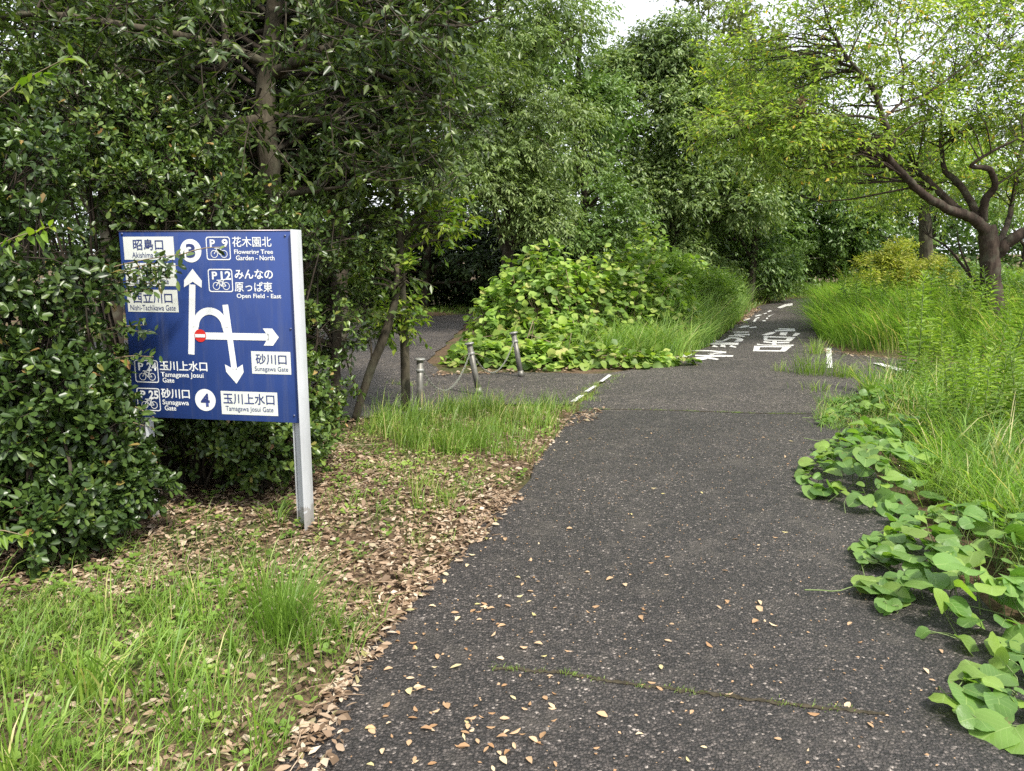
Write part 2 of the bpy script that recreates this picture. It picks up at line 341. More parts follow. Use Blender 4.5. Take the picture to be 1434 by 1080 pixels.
def clumps(rng, lobes, per, spr, cr=0.36, zf=0.7, up=0.6, cull=0.5):
    """clump centres on the lobes, twig origins on the clumps"""
    S, A, CC = [], [], []
    for (c, r) in lobes:
        c = np.asarray(c, float); r = np.broadcast_to(np.asarray(r, float), (3,)); n = per
        d = sphere(rng, n * 3); d = d[d[:, 2] > -0.55][:n]
        cc = c + d * r * rng.uniform(0.6, 1.0, (len(d), 1))
        back = ((cc - c) / r)[:, 1] > 0.25
        keep = ~(back & (rng.random(len(d)) < cull)); cc, d = cc[keep], d[keep]
        CC.append(cc)
        for q, dd in zip(cc, d):
            e = sphere(rng, spr); fl = rng.random(spr) < up; e[fl, 2] = np.abs(e[fl, 2])
            rr = np.mean(r) * cr * rng.uniform(0.7, 1.3)
            S.append(q + e * np.array([1, 1, zf]) * rr * rng.uniform(0.45, 1.0, (spr, 1)))
            A.append(e * 0.8 + dd * 0.5 + 0.45 * rng.normal(size=(spr, 3)))
    return np.concatenate(S), nrm(np.concatenate(A)), np.concatenate(CC)

def make_tree(name, label, cat, base, limbs, lobes, mat, bark, seed, per=16, spr=40, k=8, ll=0.10, lw=0.04, tl=0.35, droop=0.3, cr=0.36,
              zf=0.7, T=T_D, group=None, twig=0.012, cull=0.5, up=0.6, fan=0.8, spraytwig=False, upn=1.0, shift=0.0, core=0, twigmat=None):
    rng = np.random.default_rng(seed); base = np.asarray(base, float)
    root = tag(empty(name, base), label, cat, group)
    pts = []
    for i, (P, rad) in enumerate(limbs):
        n = max(8, 6 * len(P)); Q = spline(P, n); Rr = np.interp(np.linspace(0, 1, n), np.linspace(0, 1, len(rad)), rad)
        Q = Q + np.random.default_rng(seed + i).normal(size=Q.shape) * Rr[:, None] * (0.035 if i == 0 else 0.08)
        mb = MB(); tube(mb, Q, Rr, 10 if i == 0 else 8, rng.random()); mb.obj('trunk' if i == 0 else 'limb', bark, root, True, base)
        pts.append(np.c_[Q, Rr])
    pts = np.concatenate(pts)
    S, A, CC = clumps(rng, lobes, per, spr, cr, zf, up, cull)
    mb = MB()
    for q in CC:
        d = np.linalg.norm(pts[:, :3] - q, axis=1) + np.maximum(0, pts[:, 2] - q[2] + 0.1) * 2
        j = np.argmin(d); a = pts[j, :3]; mid = (a + q) / 2 + rng.normal(size=3) * 0.12 * np.linalg.norm(q - a) + np.array([0, 0, 0.08 * np.linalg.norm(q - a)])
        tube(mb, spline([a, mid, q], 7), np.linspace(min(pts[j, 3] * 0.6, twig * 2.2), twig * 0.5, 7), 4, rng.random(), False)
    if spraytwig:
        for s, a in zip(S[::2], A[::2]):
            e = s + a * tl; e[2] -= droop * 0.3 * tl; tube(mb, [s - a * tl * 0.5, s + a * tl * 0.5, e], [0.004, 0.003, 0.0015], 3, 0.5, False)
    tag(mb.obj('branches', twigmat or bark, root, False, base), kind='stuff')
    P, D, N = sprays(rng, S, A, tl * rng.uniform(0.7, 1.3, len(S)), k, droop, fan, upn=upn)
    n = len(P); mb = MB(); sz = rng.uniform(0.7, 1.2, n)
    rv = np.clip(np.repeat(rng.random(len(S)), k) * 0.45 + rng.random(n) * 0.54 + shift, 0, 0.999)
    leaves(mb, T, P, D, N, ll * sz, lw * sz, rv)
    for c_, r_ in (lobes if core else []):
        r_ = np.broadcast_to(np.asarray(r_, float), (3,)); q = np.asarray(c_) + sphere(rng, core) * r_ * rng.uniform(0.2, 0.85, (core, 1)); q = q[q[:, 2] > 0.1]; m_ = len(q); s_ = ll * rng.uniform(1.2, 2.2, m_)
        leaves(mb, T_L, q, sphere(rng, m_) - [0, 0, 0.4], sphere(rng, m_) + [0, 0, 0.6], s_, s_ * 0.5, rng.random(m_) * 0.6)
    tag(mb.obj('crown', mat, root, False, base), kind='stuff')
    return root, (P, D, N)

# ------------------------------------------------------------------ polygons of the paved surfaces (from the ground plan)
def poly(pxs): return np.array([G(*p)[:2] for p in pxs])
MAIN = poly([(300, 1180), (380, 1080), (470, 960), (545, 880), (640, 770), (722, 690), (765, 632), (800, 582), (850, 531), (950, 507), (1002, 480), (1036, 450), (1062, 429), (1105, 419),
             (1180, 414), (1190, 424), (1150, 440), (1142, 470), (1190, 500), (1200, 560), (1210, 620), (1240, 700), (1330, 800), (1480, 930), (1650, 1080), (1700, 1180)])
MAIN = np.vstack([MAIN, [[2.4, -7.0], [-1.6, -7.0]]])
SIDE = poly([(975, 502), (850, 532), (798, 566), (700, 566), (600, 576), (440, 594), (150, 607), (-100, 600), (-100, 490), (150, 478), (480, 453), (600, 443), (710, 436), (657, 449), (640, 466), (598, 505), (620, 523), (750, 521), (850, 523), (930, 508)])
RIGHT = poly([(1140, 486), (1200, 496), (1300, 506), (1600, 528), (1600, 556), (1330, 541), (1260, 546), (1180, 552), (1120, 545)])
def inpoly(P, Q):
    x, y = P[:, 0], P[:, 1]; r = np.zeros(len(P), bool); n = len(Q)
    for i in range(n):
        x1, y1 = Q[i]; x2, y2 = Q[(i + 1) % n]
        c = ((y1 > y) != (y2 > y)); xx = (x2 - x1) * (y - y1) / (y2 - y1 + 1e-12) + x1
        r ^= c & (x < xx)
    return r
def pdist(P, Q):
    best = np.full(len(P), 1e9); n = len(Q)
    for i in range(n):
        a = Q[i]; b = Q[(i + 1) % n]; ab = b - a; t = np.clip(((P[:, :2] - a) @ ab) / (ab @ ab + 1e-12), 0, 1)
        best = np.minimum(best, np.linalg.norm(P[:, :2] - a - t[:, None] * ab, axis=1))
    return best
def sdist(P):                              # > 0 off the paving
    out = np.full(len(P), 1e9)
    for Q in (MAIN, SIDE, RIGHT): out = np.minimum(out, np.where(inpoly(P, Q), -1, 1) * pdist(P, Q))
    return out
def height(P):
    P = np.asarray(P, float).reshape(-1, 3 if np.asarray(P).shape[-1] == 3 else 2)
    d = sdist(P); s = np.clip((d + 0.05) / 0.6, 0, 1)
    b = 0.5 * (np.sin(P[:, 0] * 3.1 + 1.3) * np.sin(P[:, 1] * 2.3) + np.sin(P[:, 0] * 7.3 + P[:, 1] * 5.1) * 0.5)
    return -0.025 + s * (0.035 + 0.018 * b)

def ground():
    xs = np.concatenate([[-900, -300, -100, -50, -30], np.linspace(-18, 22, 150), [32, 50, 100, 300, 900]])
    ys = np.concatenate([[-900, -200, -60, -20], np.linspace(-8, 34, 180), [40, 50, 70, 110, 300, 1500]])
    X, Y = np.meshgrid(xs, ys); P = np.c_[X.ravel(), Y.ravel()]; z = height(P)
    nx, ny = len(xs), len(ys); i, j = np.meshgrid(np.arange(nx - 1), np.arange(ny - 1)); a = (j * nx + i).ravel()
    mb = MB(); mb.add(np.c_[P, z], np.c_[a, a + 1, a + 1 + nx, a + nx])
    tag(mb.obj('ground', M['ground'], None, True), kind='structure')
ground()
def paving(name, Q, z, mat, seed):
    rng = np.random.default_rng(seed); pts = []
    for i in range(len(Q)):
        a, b = Q[i], Q[(i + 1) % len(Q)]; n = max(1, int(np.linalg.norm(b - a) / 0.12))
        for t in np.arange(n) / n: pts.append(a + (b - a) * t)
    pts = np.array(pts); jit = rng.normal(size=pts.shape); jit = (jit + np.roll(jit, 1, 0) + np.roll(jit, -1, 0)) / 3 * 0.035
    bm = bmesh.new(); vs = [bm.verts.new((*p, z)) for p in pts + jit]; bm.faces.new(vs)
    bmesh.ops.triangulate(bm, faces=bm.faces[:]); bm.normal_update()
    for f in bm.faces:
        if f.normal.z < 0: f.normal_flip()
    me = bpy.data.meshes.new(name); bm.to_mesh(me); bm.free(); me.materials.append(mat)
    return tag(link(name, me), kind='structure')
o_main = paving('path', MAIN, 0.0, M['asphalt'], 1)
o_side = paving('side_path', SIDE, -0.005, M['asphalt2'], 2)
o_right = paving('side_path', RIGHT, -0.010, M['asphalt2'], 3)

# painted marks: outlines in the ground plan, 5 mm sheets on the asphalt
def mark(pts, parent, z=0.005, name='road_marking'):
    P = [G(x, y) for x, y in pts]; n = len(P)
    bm = bmesh.new(); vs = [bm.verts.new((p[0], p[1], z)) for p in P]; f = bm.faces.new(vs); bm.normal_update()
    if f.normal.z < 0: f.normal_flip()
    bmesh.ops.triangulate(bm, faces=[f])
    me = bpy.data.meshes.new(name); bm.to_mesh(me); bm.free(); me.materials.append(M['paint'])
    return link(name, me, parent)
def marks(ox, oy, s, shapes):
    for i, q in enumerate(shapes): mark([(ox + x / s, oy + y / s) for x, y in q], o_main, 0.005 + 0.0006 * (i % 4))
marks(1030, 450, 14.34, [
    [(375, 505), (500, 505), (470, 600), (350, 600)], [(375, 500), (1120, 508), (1110, 530), (375, 527)], [(350, 585), (1000, 590), (990, 617), (350, 608)], [(950, 525), (1110, 525), (1000, 615), (880, 612)],
    [(430, 455), (560, 475), (1170, 476), (1160, 500), (600, 492), (430, 477)], [(740, 400), (830, 400), (820, 490), (740, 490)], [(560, 408), (620, 408), (740, 428), (1080, 418), (1080, 446), (740, 452), (560, 432)],
    [(565, 305), (650, 305), (640, 390), (565, 385)], [(565, 302), (1200, 322), (1190, 347), (565, 327)], [(580, 373), (1110, 388), (1100, 410), (580, 394)], [(1040, 330), (1190, 335), (1110, 405), (1000, 400)],
    [(790, 180), (1190, 165), (1200, 208), (800, 208)], [(860, 142), (1190, 152), (1190, 172), (860, 162)], [(520, 280), (700, 225), (830, 215), (740, 265), (620, 290)], [(900, 230), (1050, 230), (1010, 290), (880, 285)], [(1200, 240), (1310, 245), (1230, 300), (1140, 300)]])
marks(940, 450, 11.95, [
    [(100, 630), (230, 560), (380, 546), (380, 567), (260, 592), (170, 647)], [(330, 488), (640, 490), (920, 513), (920, 537), (740, 550), (600, 545), (800, 526), (640, 508), (330, 503)],
    [(400, 568), (620, 573), (800, 568), (1040, 578), (1030, 600), (800, 602), (400, 590)], [(250, 635), (400, 613), (560, 598), (650, 562), (720, 562), (660, 612), (560, 652), (400, 662), (260, 652)], [(620, 610), (700, 613), (800, 638), (760, 652), (620, 632)],
    [(440, 425), (540, 410), (680, 360), (1130, 365), (1120, 400), (720, 395), (640, 390), (540, 435)], [(670, 430), (720, 402), (780, 430), (770, 442)], [(820, 430), (830, 400), (900, 405), (910, 442)], [(970, 430), (1000, 402), (1090, 435), (1080, 447)],
    [(650, 330), (760, 310), (760, 335), (860, 328), (940, 283), (1000, 268), (1150, 278), (1215, 310), (1180, 342), (1060, 347), (1060, 335), (1110, 320), (1080, 297), (1000, 292), (880, 342), (780, 352)],
    [(1030, 178), (1300, 178), (1300, 195), (1030, 195)], [(1050, 213), (1310, 218), (1310, 242), (1140, 234), (1050, 234)], [(960, 243), (1150, 233), (1240, 256), (1230, 267), (1100, 257), (960, 257)],
    [(1120, 115), (1200, 80), (1310, 75), (1300, 95), (1180, 120)], [(1290, 110), (1420, 90), (1430, 110), (1320, 122)]])
marks(1020, 415, 13.04, [
    [(270, 440), (380, 400), (400, 415), (290, 455)], [(440, 470), (480, 425), (520, 430), (480, 475)], [(480, 365), (560, 340), (620, 345), (500, 375)], [(480, 410), (560, 385), (570, 400), (500, 418)], [(620, 445), (680, 440), (680, 462), (620, 460)],
    [(690, 400), (720, 395), (720, 420), (690, 420)], [(710, 280), (760, 260), (800, 270), (730, 290)], [(640, 320), (700, 305), (700, 320), (650, 330)], [(720, 365), (780, 350), (850, 315), (800, 345), (740, 378)], [(890, 210), (1030, 150), (1170, 130), (1170, 175), (1070, 180), (960, 222)]])
for q in ([(799, 563), (806, 563), (818, 554), (812, 554)], [(818, 549), (824, 549), (836, 541), (831, 541)], [(839, 535), (844, 535), (857, 526), (852, 525)], [(940, 504), (957, 505), (965, 497), (955, 497)]): mark(q, o_main, 0.006, 'edge_line')
for q in ([(1157, 488), (1164, 488), (1166, 516), (1158, 516)], [(1222, 509), (1232, 509), (1290, 524), (1280, 527)], [(1300, 527), (1316, 530), (1340, 538), (1326, 537)]): mark(q, o_right, 0.007, 'edge_line')

# ------------------------------------------------------------------ the sign board
def sign():
    BW, ZT, ZB = 1.011, 1.668, 0.627; BH = ZT - ZB
    root = tag(empty('sign_board', (-1.666, 4.252, 0.0), math.radians(-9.6)), 'blue park direction sign with white arrows and Japanese lettering on two grey posts', 'sign')
    blue = weathered('blue_sign_enamel', (0.024, 0.054, 0.205)); white = plain('white_sign_vinyl', (0.74, 0.76, 0.75), 0.45, 0, 0.4, 0.05, 9)
    panelm = plain('cream_white_panel', (0.66, 0.69, 0.64), 0.5, 0, 0.4, 0.05, 6); navy = plain('navy_lettering', (0.030, 0.045, 0.16), 0.45); red = plain('red_disc', (0.55, 0.025, 0.02), 0.45)
    steel = weathered('pale_grey_painted_steel', (0.50, 0.52, 0.54), 0.45, (0.24, 0.23, 0.19), 0.55, 0.25); edge = plain('aluminium_trim', (0.42, 0.36, 0.40), 0.4, 0.6); bolt = plain('bolt_steel', (0.10, 0.12, 0.2), 0.4, 0.3)
    mb = MB(); box(mb, -BW / 2, BW / 2, 0.0, 0.022, ZB, ZT); bd = mb.obj('board', blue, root)
    md = bd.modifiers.new('bevel', 'BEVEL'); md.width = 0.002; md.segments = 2
    mb = MB(); box(mb, -BW / 2, BW / 2, -0.003, 0.024, ZT, ZT + 0.004); box(mb, BW / 2, BW / 2 + 0.004, -0.003, 0.024, ZB, ZT + 0.004); mb.obj('trim', edge, root)
    for s in (-1, 1):
        mb = MB(); e = s * (BW / 2 + 0.0045) if s > 0 else -BW / 2 - 0.006
        x0, x1 = sorted((e, e + s * 0.007)); box(mb, x0, x1, -0.022 if s > 0 else 0.0245, 0.100, -0.15, ZT + 0.006 if s > 0 else ZT - 0.02)           # outer flange, proud of the board
        wb = 0.056 if s > 0 else 0.05; x0, x1 = sorted((e, e - s * wb)); box(mb, x0, x1, 0.036, 0.044, -0.15, ZT - 0.03)              # web behind the board
        x0, x1 = sorted((e - s * wb, e - s * (wb + 0.007))); box(mb, x0, x1, 0.0245, 0.100, -0.15, ZT - 0.03)  # inner flange
        o = mb.obj('post', steel, root); b = o.modifiers.new('bevel', 'BEVEL'); b.width = 0.0015; b.segments = 2
    def uv(u, v): return (-BW / 2 + u * BW, ZT - v * BH)
    def flat(name, polys, mat, y, parent=root):
        bm = bmesh.new()
        for p in polys:
            f = bm.faces.new([bm.verts.new((*[uv(*q)[0]], y, uv(*q)[1])) for q in p])
        bm.normal_update()
        for f in bm.faces:
            if f.normal.y > 0: f.normal_flip()
        bmesh.ops.triangulate(bm, faces=bm.faces[:])
        me = bpy.data.meshes.new(name); bm.to_mesh(me); bm.free(); me.materials.append(mat)
        return link(name, me, parent)
    asp = BW / BH
    def disc(cu, cv, ru, n=40, a0=0, a1=2 * PI): return [(cu + ru * math.cos(a), cv + ru * asp * math.sin(a)) for a in np.linspace(a0, a1, n, endpoint=(a1 - a0) < 6)]
    def ringpolys(cu, cv, r0, r1, n=28, a0=0.0, a1=2 * PI):
        A = np.linspace(a0, a1, n + 1); out = []
        for a, b in zip(A[:-1], A[1:]):
            out.append([(cu + r0 * math.cos(a), cv + r0 * asp * math.sin(a)), (cu + r1 * math.cos(a), cv + r1 * asp * math.sin(a)), (cu + r1 * math.cos(b), cv + r1 * asp * math.sin(b)), (cu + r0 * math.cos(b), cv + r0 * asp * math.sin(b))])
        return out
    def bar(a, b, w): 
        a = np.array(a, float); b = np.array(b, float); sc_ = np.array([1, 1 / asp]); d = (b - a) * sc_; d = d / np.linalg.norm(d); nn = np.array([-d[1], d[0]]) * w / 2 / sc_
        return [tuple(a + nn), tuple(b + nn), tuple(b - nn), tuple(a - nn)]
    def text(s, u0, v0, u1, v1, mat, y, parent=root, bold=0.0, shear=0.0):
        cu = bpy.data.curves.new('lettering', 'FONT'); cu.body = s; cu.resolution_u = 3; cu.offset = bold; cu.fill_mode = 'FRONT'
        o = bpy.data.objects.new('lettering_tmp', cu); C.objects.link(o)
        dg = bpy.context.evaluated_depsgraph_get(); me = bpy.data.meshes.new_from_object(o.evaluated_get(dg))
        bpy.data.objects.remove(o); bpy.data.curves.remove(cu)
        n = len(me.vertices); co = np.zeros(n * 3); me.vertices.foreach_get('co', co); co = co.reshape(-1, 3)
        mn, mx = co.min(0), co.max(0); q = (co - mn) / np.maximum(mx - mn, 1e-6)
        xa, za = uv(u0, v1); xb, zb = uv(u1, v0)
        out = np.c_[xa + q[:, 0] * (xb - xa), np.full(n, y), za + q[:, 1] * (zb - za)]
        me.vertices.foreach_set('co', out.ravel()); me.update(); me.materials.clear(); me.materials.append(mat); me.name = 'lettering'
        return link('lettering', me, parent)
    Y1, Y2, Y3 = -0.0015, -0.003, -0.0045
    def panel(u0, v0, u1, v1, lines):
        p = flat('panel', [[(u0, v0), (u1, v0), (u1, v1), (u0, v1)]], panelm, Y1)
        for s, a, b, c, d, bo in lines: text(s, a, b, c, d, navy, Y2, p, bo)
    panel(.024, .027, .324, .147, [('昭島口', .082, .039, .262, .097, .012), ('Akishima Gate', .072, .107, .275, .136, .0)])
    panel(.022, .164, .325, .284, [('立川口', .082, .176, .268, .234, .012), ('Tachikawa Gate', .065, .244, .279, .273, .0)])
    panel(.020, .304, .325, .422, [('西立川口', .056, .318, .293, .375, .012), ('Nishi-Tachikawa Gate', .036, .384, .308, .413, .0)])
    panel(.736, .621, .963, .741, [('砂川口', .761, .634, .940, .690, .012), ('Sunagawa Gate', .753, .701, .947, .733, .0)])
    panel(.542, .839, .875, .966, [('玉川上水口', .556, .849, .858, .909, .012), ('Tamagawa Josui Gate', .567, .919, .849, .954, .0)])
    for c, v, t in ((.421, .100, '3'), (.447, .892, '4')):
        p = flat('number_disc', [disc(c, v, .062)], white, Y1); text(t, c - .027, v - .036, c + .027, v + .036, navy, Y2, p, .03)
    def bike(u0, v0, u1, v1, num):
        w_, h_ = u1 - u0, v1 - v0; r = 0.014; t = 0.0055
        def rr(i, rad):
            out = []
            for cx, cy_, a in ((u1 - i - rad, v1 - i - rad * asp, 0), (u0 + i + rad, v1 - i - rad * asp, PI / 2), (u0 + i + rad, v0 + i + rad * asp, PI), (u1 - i - rad, v0 + i + rad * asp, 1.5 * PI)):
                out += [(cx + rad * math.cos(a + q), cy_ + rad * asp * math.sin(a + q)) for q in np.linspace(0, PI / 2, 6)]
            return out
        A, B = rr(0, r), rr(t, r - t * 0.6); n = len(A)
        pg = [[A[i], A[(i + 1) % n], B[(i + 1) % n], B[i]] for i in range(n)]
        p = flat('parking_badge', pg, white, Y1)
        text('P', u0 + .16 * w_, v0 + .12 * h_, u0 + .38 * w_, v0 + .46 * h_, white, Y1, p, .03)
        a, b = (.52, .94) if len(num) == 2 else (.66, .90)
        text(num, u0 + a * w_, v0 + .10 * h_, u0 + b * w_, v0 + .47 * h_, white, Y1, p, .03)
        L, Rr_ = (u0 + .32 * w_, v0 + .74 * h_), (u0 + .72 * w_, v0 + .74 * h_); wr = .148 * w_
        q = ringpolys(*L, wr - .0035, wr, 24) + ringpolys(*Rr_, wr - .0035, wr, 24)
        bb = (u0 + .53 * w_, v0 + .75 * h_); st = (u0 + .60 * w_, v0 + .56 * h_); hd = (u0 + .42 * w_, v0 + .55 * h_); hb = (u0 + .46 * w_, v0 + .49 * h_)
        flat('bicycle_mark', q, white, Y1 - 0.0002, p)
        flat('bicycle_frame', [bar(Rr_, bb, .004), bar(bb, hd, .004), bar(hd, L, .004), bar(bb, (st[0] + .004, st[1] - .01), .005), bar(st, hd, .004), bar(st, Rr_, .004)], white, Y1 - 0.0006, p)
        flat('bicycle_handlebar', [bar((hb[0] - .016, hb[1]), (hb[0] + .012, hb[1]), .005), bar((st[0] - .012, st[1] - .012), (st[0] + .014, st[1] - .012), .006), bar(hb, hd, .004)], white, Y1 - 0.001, p)
    bike(.512, .028, .652, .148, '9'); bike(.512, .193, .654, .313, '12'); bike(.029, .682, .174, .806, '24'); bike(.029, .836, .172, .963, '25')
    for s, a, b, c, d, bo in (('花木園北', .664, .029, .887, .081, .010), ('Flowering Tree', .672, .094, .893, .124, .018), ('Garden - North', .680, .124, .900, .149, .018), ('みんなの', .667, .195, .886, .245, .022), ('原っぱ東', .663, .259, .880, .311, .012), ('Open Field - East', .672, .320, .927, .350, .018),
                          ('玉川上水口', .184, .683, .472, .738, .022), ('Tamagawa Josui', .188, .745, .446, .780, .016), ('Gate', .196, .776, .267, .803, .016), ('砂川口', .180, .835, .355, .890, .022), ('Sunagawa', .185, .897, .346, .933, .016), ('Gate', .196, .929, .266, .957, .016)):
        text(s, a, b, c, d, white, Y1, root, bo)
    # the junction drawing: arrows, loop, no-entry disc
    flat('arrow', [bar((.382, .646), (.4165, .275), .037), [(.424, .193), (.474, .255), (.470, .292), (.420, .2605), (.366, .290), (.370, .252)]], white, Y1)
    flat('arrow', [bar((.602, .379), (.6325, .725), .034), [(.640, .798), (.686, .735), (.683, .693), (.634, .722), (.578, .695), (.583, .735)]], white, Y1 - 0.0003)
    flat('arrow', [bar((.470, .545), (.845, .545), .038), [(.902, .545), (.866, .590), (.812, .590), (.842, .545), (.812, .500), (.866, .500)]], white, Y1 - 0.0006)
    lp = []
    for a, b in zip(np.linspace(PI, 2 * PI, 29)[:-1], np.linspace(PI, 2 * PI, 29)[1:]):
        lp.append([(.507 + r * math.cos(q), .500 + r * 1.0 * math.sin(q)) for r, q in ((.068, a), (.106, a), (.106, b), (.068, b))])
    lp.append(bar((.594, .498), (.606, .545), .034)); lp.append(bar((.416, .53), (.4205, .498), .030))
    flat('loop_road', lp, white, Y1 - 0.0009)
    p = flat('no_entry_disc', [disc(.444, .544, .035)], red, Y2); flat('no_entry_bar', [[(.414, .536), (.474, .536), (.474, .553), (.414, .553)]], white, Y3, p)
    for u, v in ((.965, .025), (.968, .96), (.02, .012), (.972, .5)):
        mb = MB(); x, z = uv(u, v); tube(mb, [(x, 0.0, z), (x, -0.004, z)], 0.006, 8); mb.obj('bolt', bolt, root)
sign()

# ------------------------------------------------------------------ bollards and chains
def bollards():
    steel = plain('brushed_steel', (0.15, 0.145, 0.125), 0.5, 0.45, 0.5, 0.4, 14); cap = plain('pale_steel_cap', (0.27, 0.27, 0.25), 0.5, 0.4, 0.5, 0.25, 20); chainm = plain('galvanised_chain', (0.20, 0.21, 0.17), 0.6, 0.2)
    spec = [((588, 580), (588, 503), 'upright steel bollard nearest the thin tree trunks, in the grass'), ((671, 552), (657, 481), 'leaning steel bollard in the middle of the chain row'), ((730, 527), (719, 466), 'leaning steel bollard at the end of the chain beside the leafy mound')]
    tops = []
    for (bp, tp, lab) in spec:
        b = G(*bp); t = at(tp[0], tp[1], b[1] + 0.02); t = np.array(t)
        root = tag(empty('bollard', b), lab, 'bollard', 'steel bollards joined by chains')
        ax = nrm(t - b); mb = MB(); r = 0.033
        tube(mb, [b - ax * 0.08, b + (t - b) * 0.96], [r, r], 20); mb.obj('post', steel, root, True, b).data.polygons.foreach_get
        mb = MB(); tube(mb, [t - ax * 0.035, t - ax * 0.014, t - ax * 0.010, t + ax * 0.002, t + ax * 0.010], [r * 1.02, r * 1.02, r * 1.6, r * 1.62, r * 1.2], 20); mb.obj('cap', cap, root, False, b)
        c = b + (t - b) * 0.80; mb = MB(); tube(mb, [c - ax * 0.016, c - ax * 0.012, c + ax * 0.012, c + ax * 0.016], [r * 1.02, r * 1.22, r * 1.22, r * 1.02], 20); mb.obj('collar', cap, root, False, b)
        c = b + (t - b) * 0.13; mb = MB(); tube(mb, [c - ax * 0.09, c], [r * 1.14, r * 1.12], 20); mb.obj('sleeve', steel, root, False, b)
        tops.append(b + (t - b) * 0.80)
    labs = ['sagging pale chain between the upright bollard and the middle one', 'sagging pale chain between the two leaning bollards']
    for i in (0, 1):
        a, b = tops[i], tops[i + 1]; d = nrm(b - a); a = a + d * 0.045; b = b - d * 0.045; n = 44; mb = MB()
        t = np.linspace(0, 1, n); P = a + (b - a) * t[:, None]; P[:, 2] -= 0.30 * 4 * t * (1 - t)
        for k in range(n - 1):
            m = (P[k] + P[k + 1]) / 2; u = nrm(P[k + 1] - P[k]); s = nrm(np.cross(u, [0, 0, 1])); v = np.cross(s, u); s = s if k % 2 else v
            ln = np.linalg.norm(P[k + 1] - P[k]) * 0.68; A = np.arange(9) * 2 * PI / 8
            tube(mb, [m + u * ln * math.cos(q) + s * 0.008 * math.sin(q) for q in A], 0.0032, 5, 0.5, False)
        tag(mb.obj('chain', chainm), labs[i], 'chain', 'chains between the bollards')
bollards()

# ------------------------------------------------------------------ grass, litter
def blades(mb, P, Hh, Wd, lean, bend, rnd, lv=(0, 0.38, 0.72)):
    n = len(P); up = np.array([0, 0, 1.0]); ld = np.c_[np.cos(lean), np.sin(lean), np.zeros(n)]
    sd_ = np.c_[-np.sin(lean + 0.7), np.cos(lean + 0.7), np.zeros(n)]
    V = []
    for t in lv:
        c = P + up * (Hh * t * (1 - 0.35 * bend * t))[:, None] + ld * (Hh * bend * t ** 1.8)[:, None]; h = (Wd * 0.5 * (1 - t ** 2 * 0.75))[:, None] * sd_
        V += [c - h, c + h]
    V.append(P + up * (Hh * (1 - 0.45 * bend))[:, None] + ld * (Hh * bend)[:, None])
    k = len(V); A = np.stack(V, 1).reshape(-1, 3); off = (np.arange(n) * k)[:, None, None]
    q = np.array([(2 * i, 2 * i + 1, 2 * i + 3, 2 * i + 2) for i in range(len(lv) - 1)]); m = 2 * len(lv)
    mb.add(A, [(q[None] + off).reshape(-1, 4), (np.array([(m - 2, m - 1, m)])[None] + off).reshape(-1, 3)], np.repeat(rnd, k))
def in_px(rng, pxs, n):
    Q = poly(pxs); lo, hi = Q.min(0), Q.max(0); out = []
    tot = 0
    while tot < n:
        p = lo + rng.random((n * 2, 2)) * (hi - lo); p = p[inpoly(p, Q)]; out.append(p); tot += len(p)
    p = np.concatenate(out)[:n]
    return np.c_[p, height(p)]
def tufted(rng, pxs, ncl, per, sp, off_path=-0.06, patchy=-9.0):
    c = in_px(rng, pxs, ncl); P = np.repeat(c, per, 0); P[:, :2] += rng.normal(size=(len(P), 2)) * sp * np.repeat(rng.uniform(0.4, 1.3, ncl), per)[:, None]
    nz = np.sin(c[:, 0] * 5.1 + 0.7) * np.sin(c[:, 1] * 3.7 + 1.1) + 0.6 * np.sin(c[:, 0] * 11.3 + c[:, 1] * 7.9); d = sdist(P); ok = (d > off_path) & np.repeat(nz > patchy, per); P = P[ok]; P[:, 2] = height(P) - 0.004; cid = np.repeat(np.arange(ncl), per)[ok]
    return P, cid
def grass(mb, rng, pxs, ncl, per, sp, h, wd, bend=(0.2, 0.8), off=-0.06, bias=None, rs=(0, 1), patchy=-9.0):
    P, cid = tufted(rng, pxs, ncl, per, sp, off, patchy); n = len(P); hc = rng.uniform(h[0], h[1], ncl)[cid]
    lean = rng.uniform(0, 2 * PI, n) if bias is None else bias + rng.normal(size=n) * 0.9
    r = np.clip(rs[0] + (rs[1] - rs[0]) * (0.5 * rng.random(ncl)[cid] + 0.5 * rng.random(n)), 0, 0.999)
    blades(mb, P, hc * rng.uniform(0.5, 1.1, n), rng.uniform(wd[0], wd[1], n), lean, rng.uniform(bend[0], bend[1], n), r)

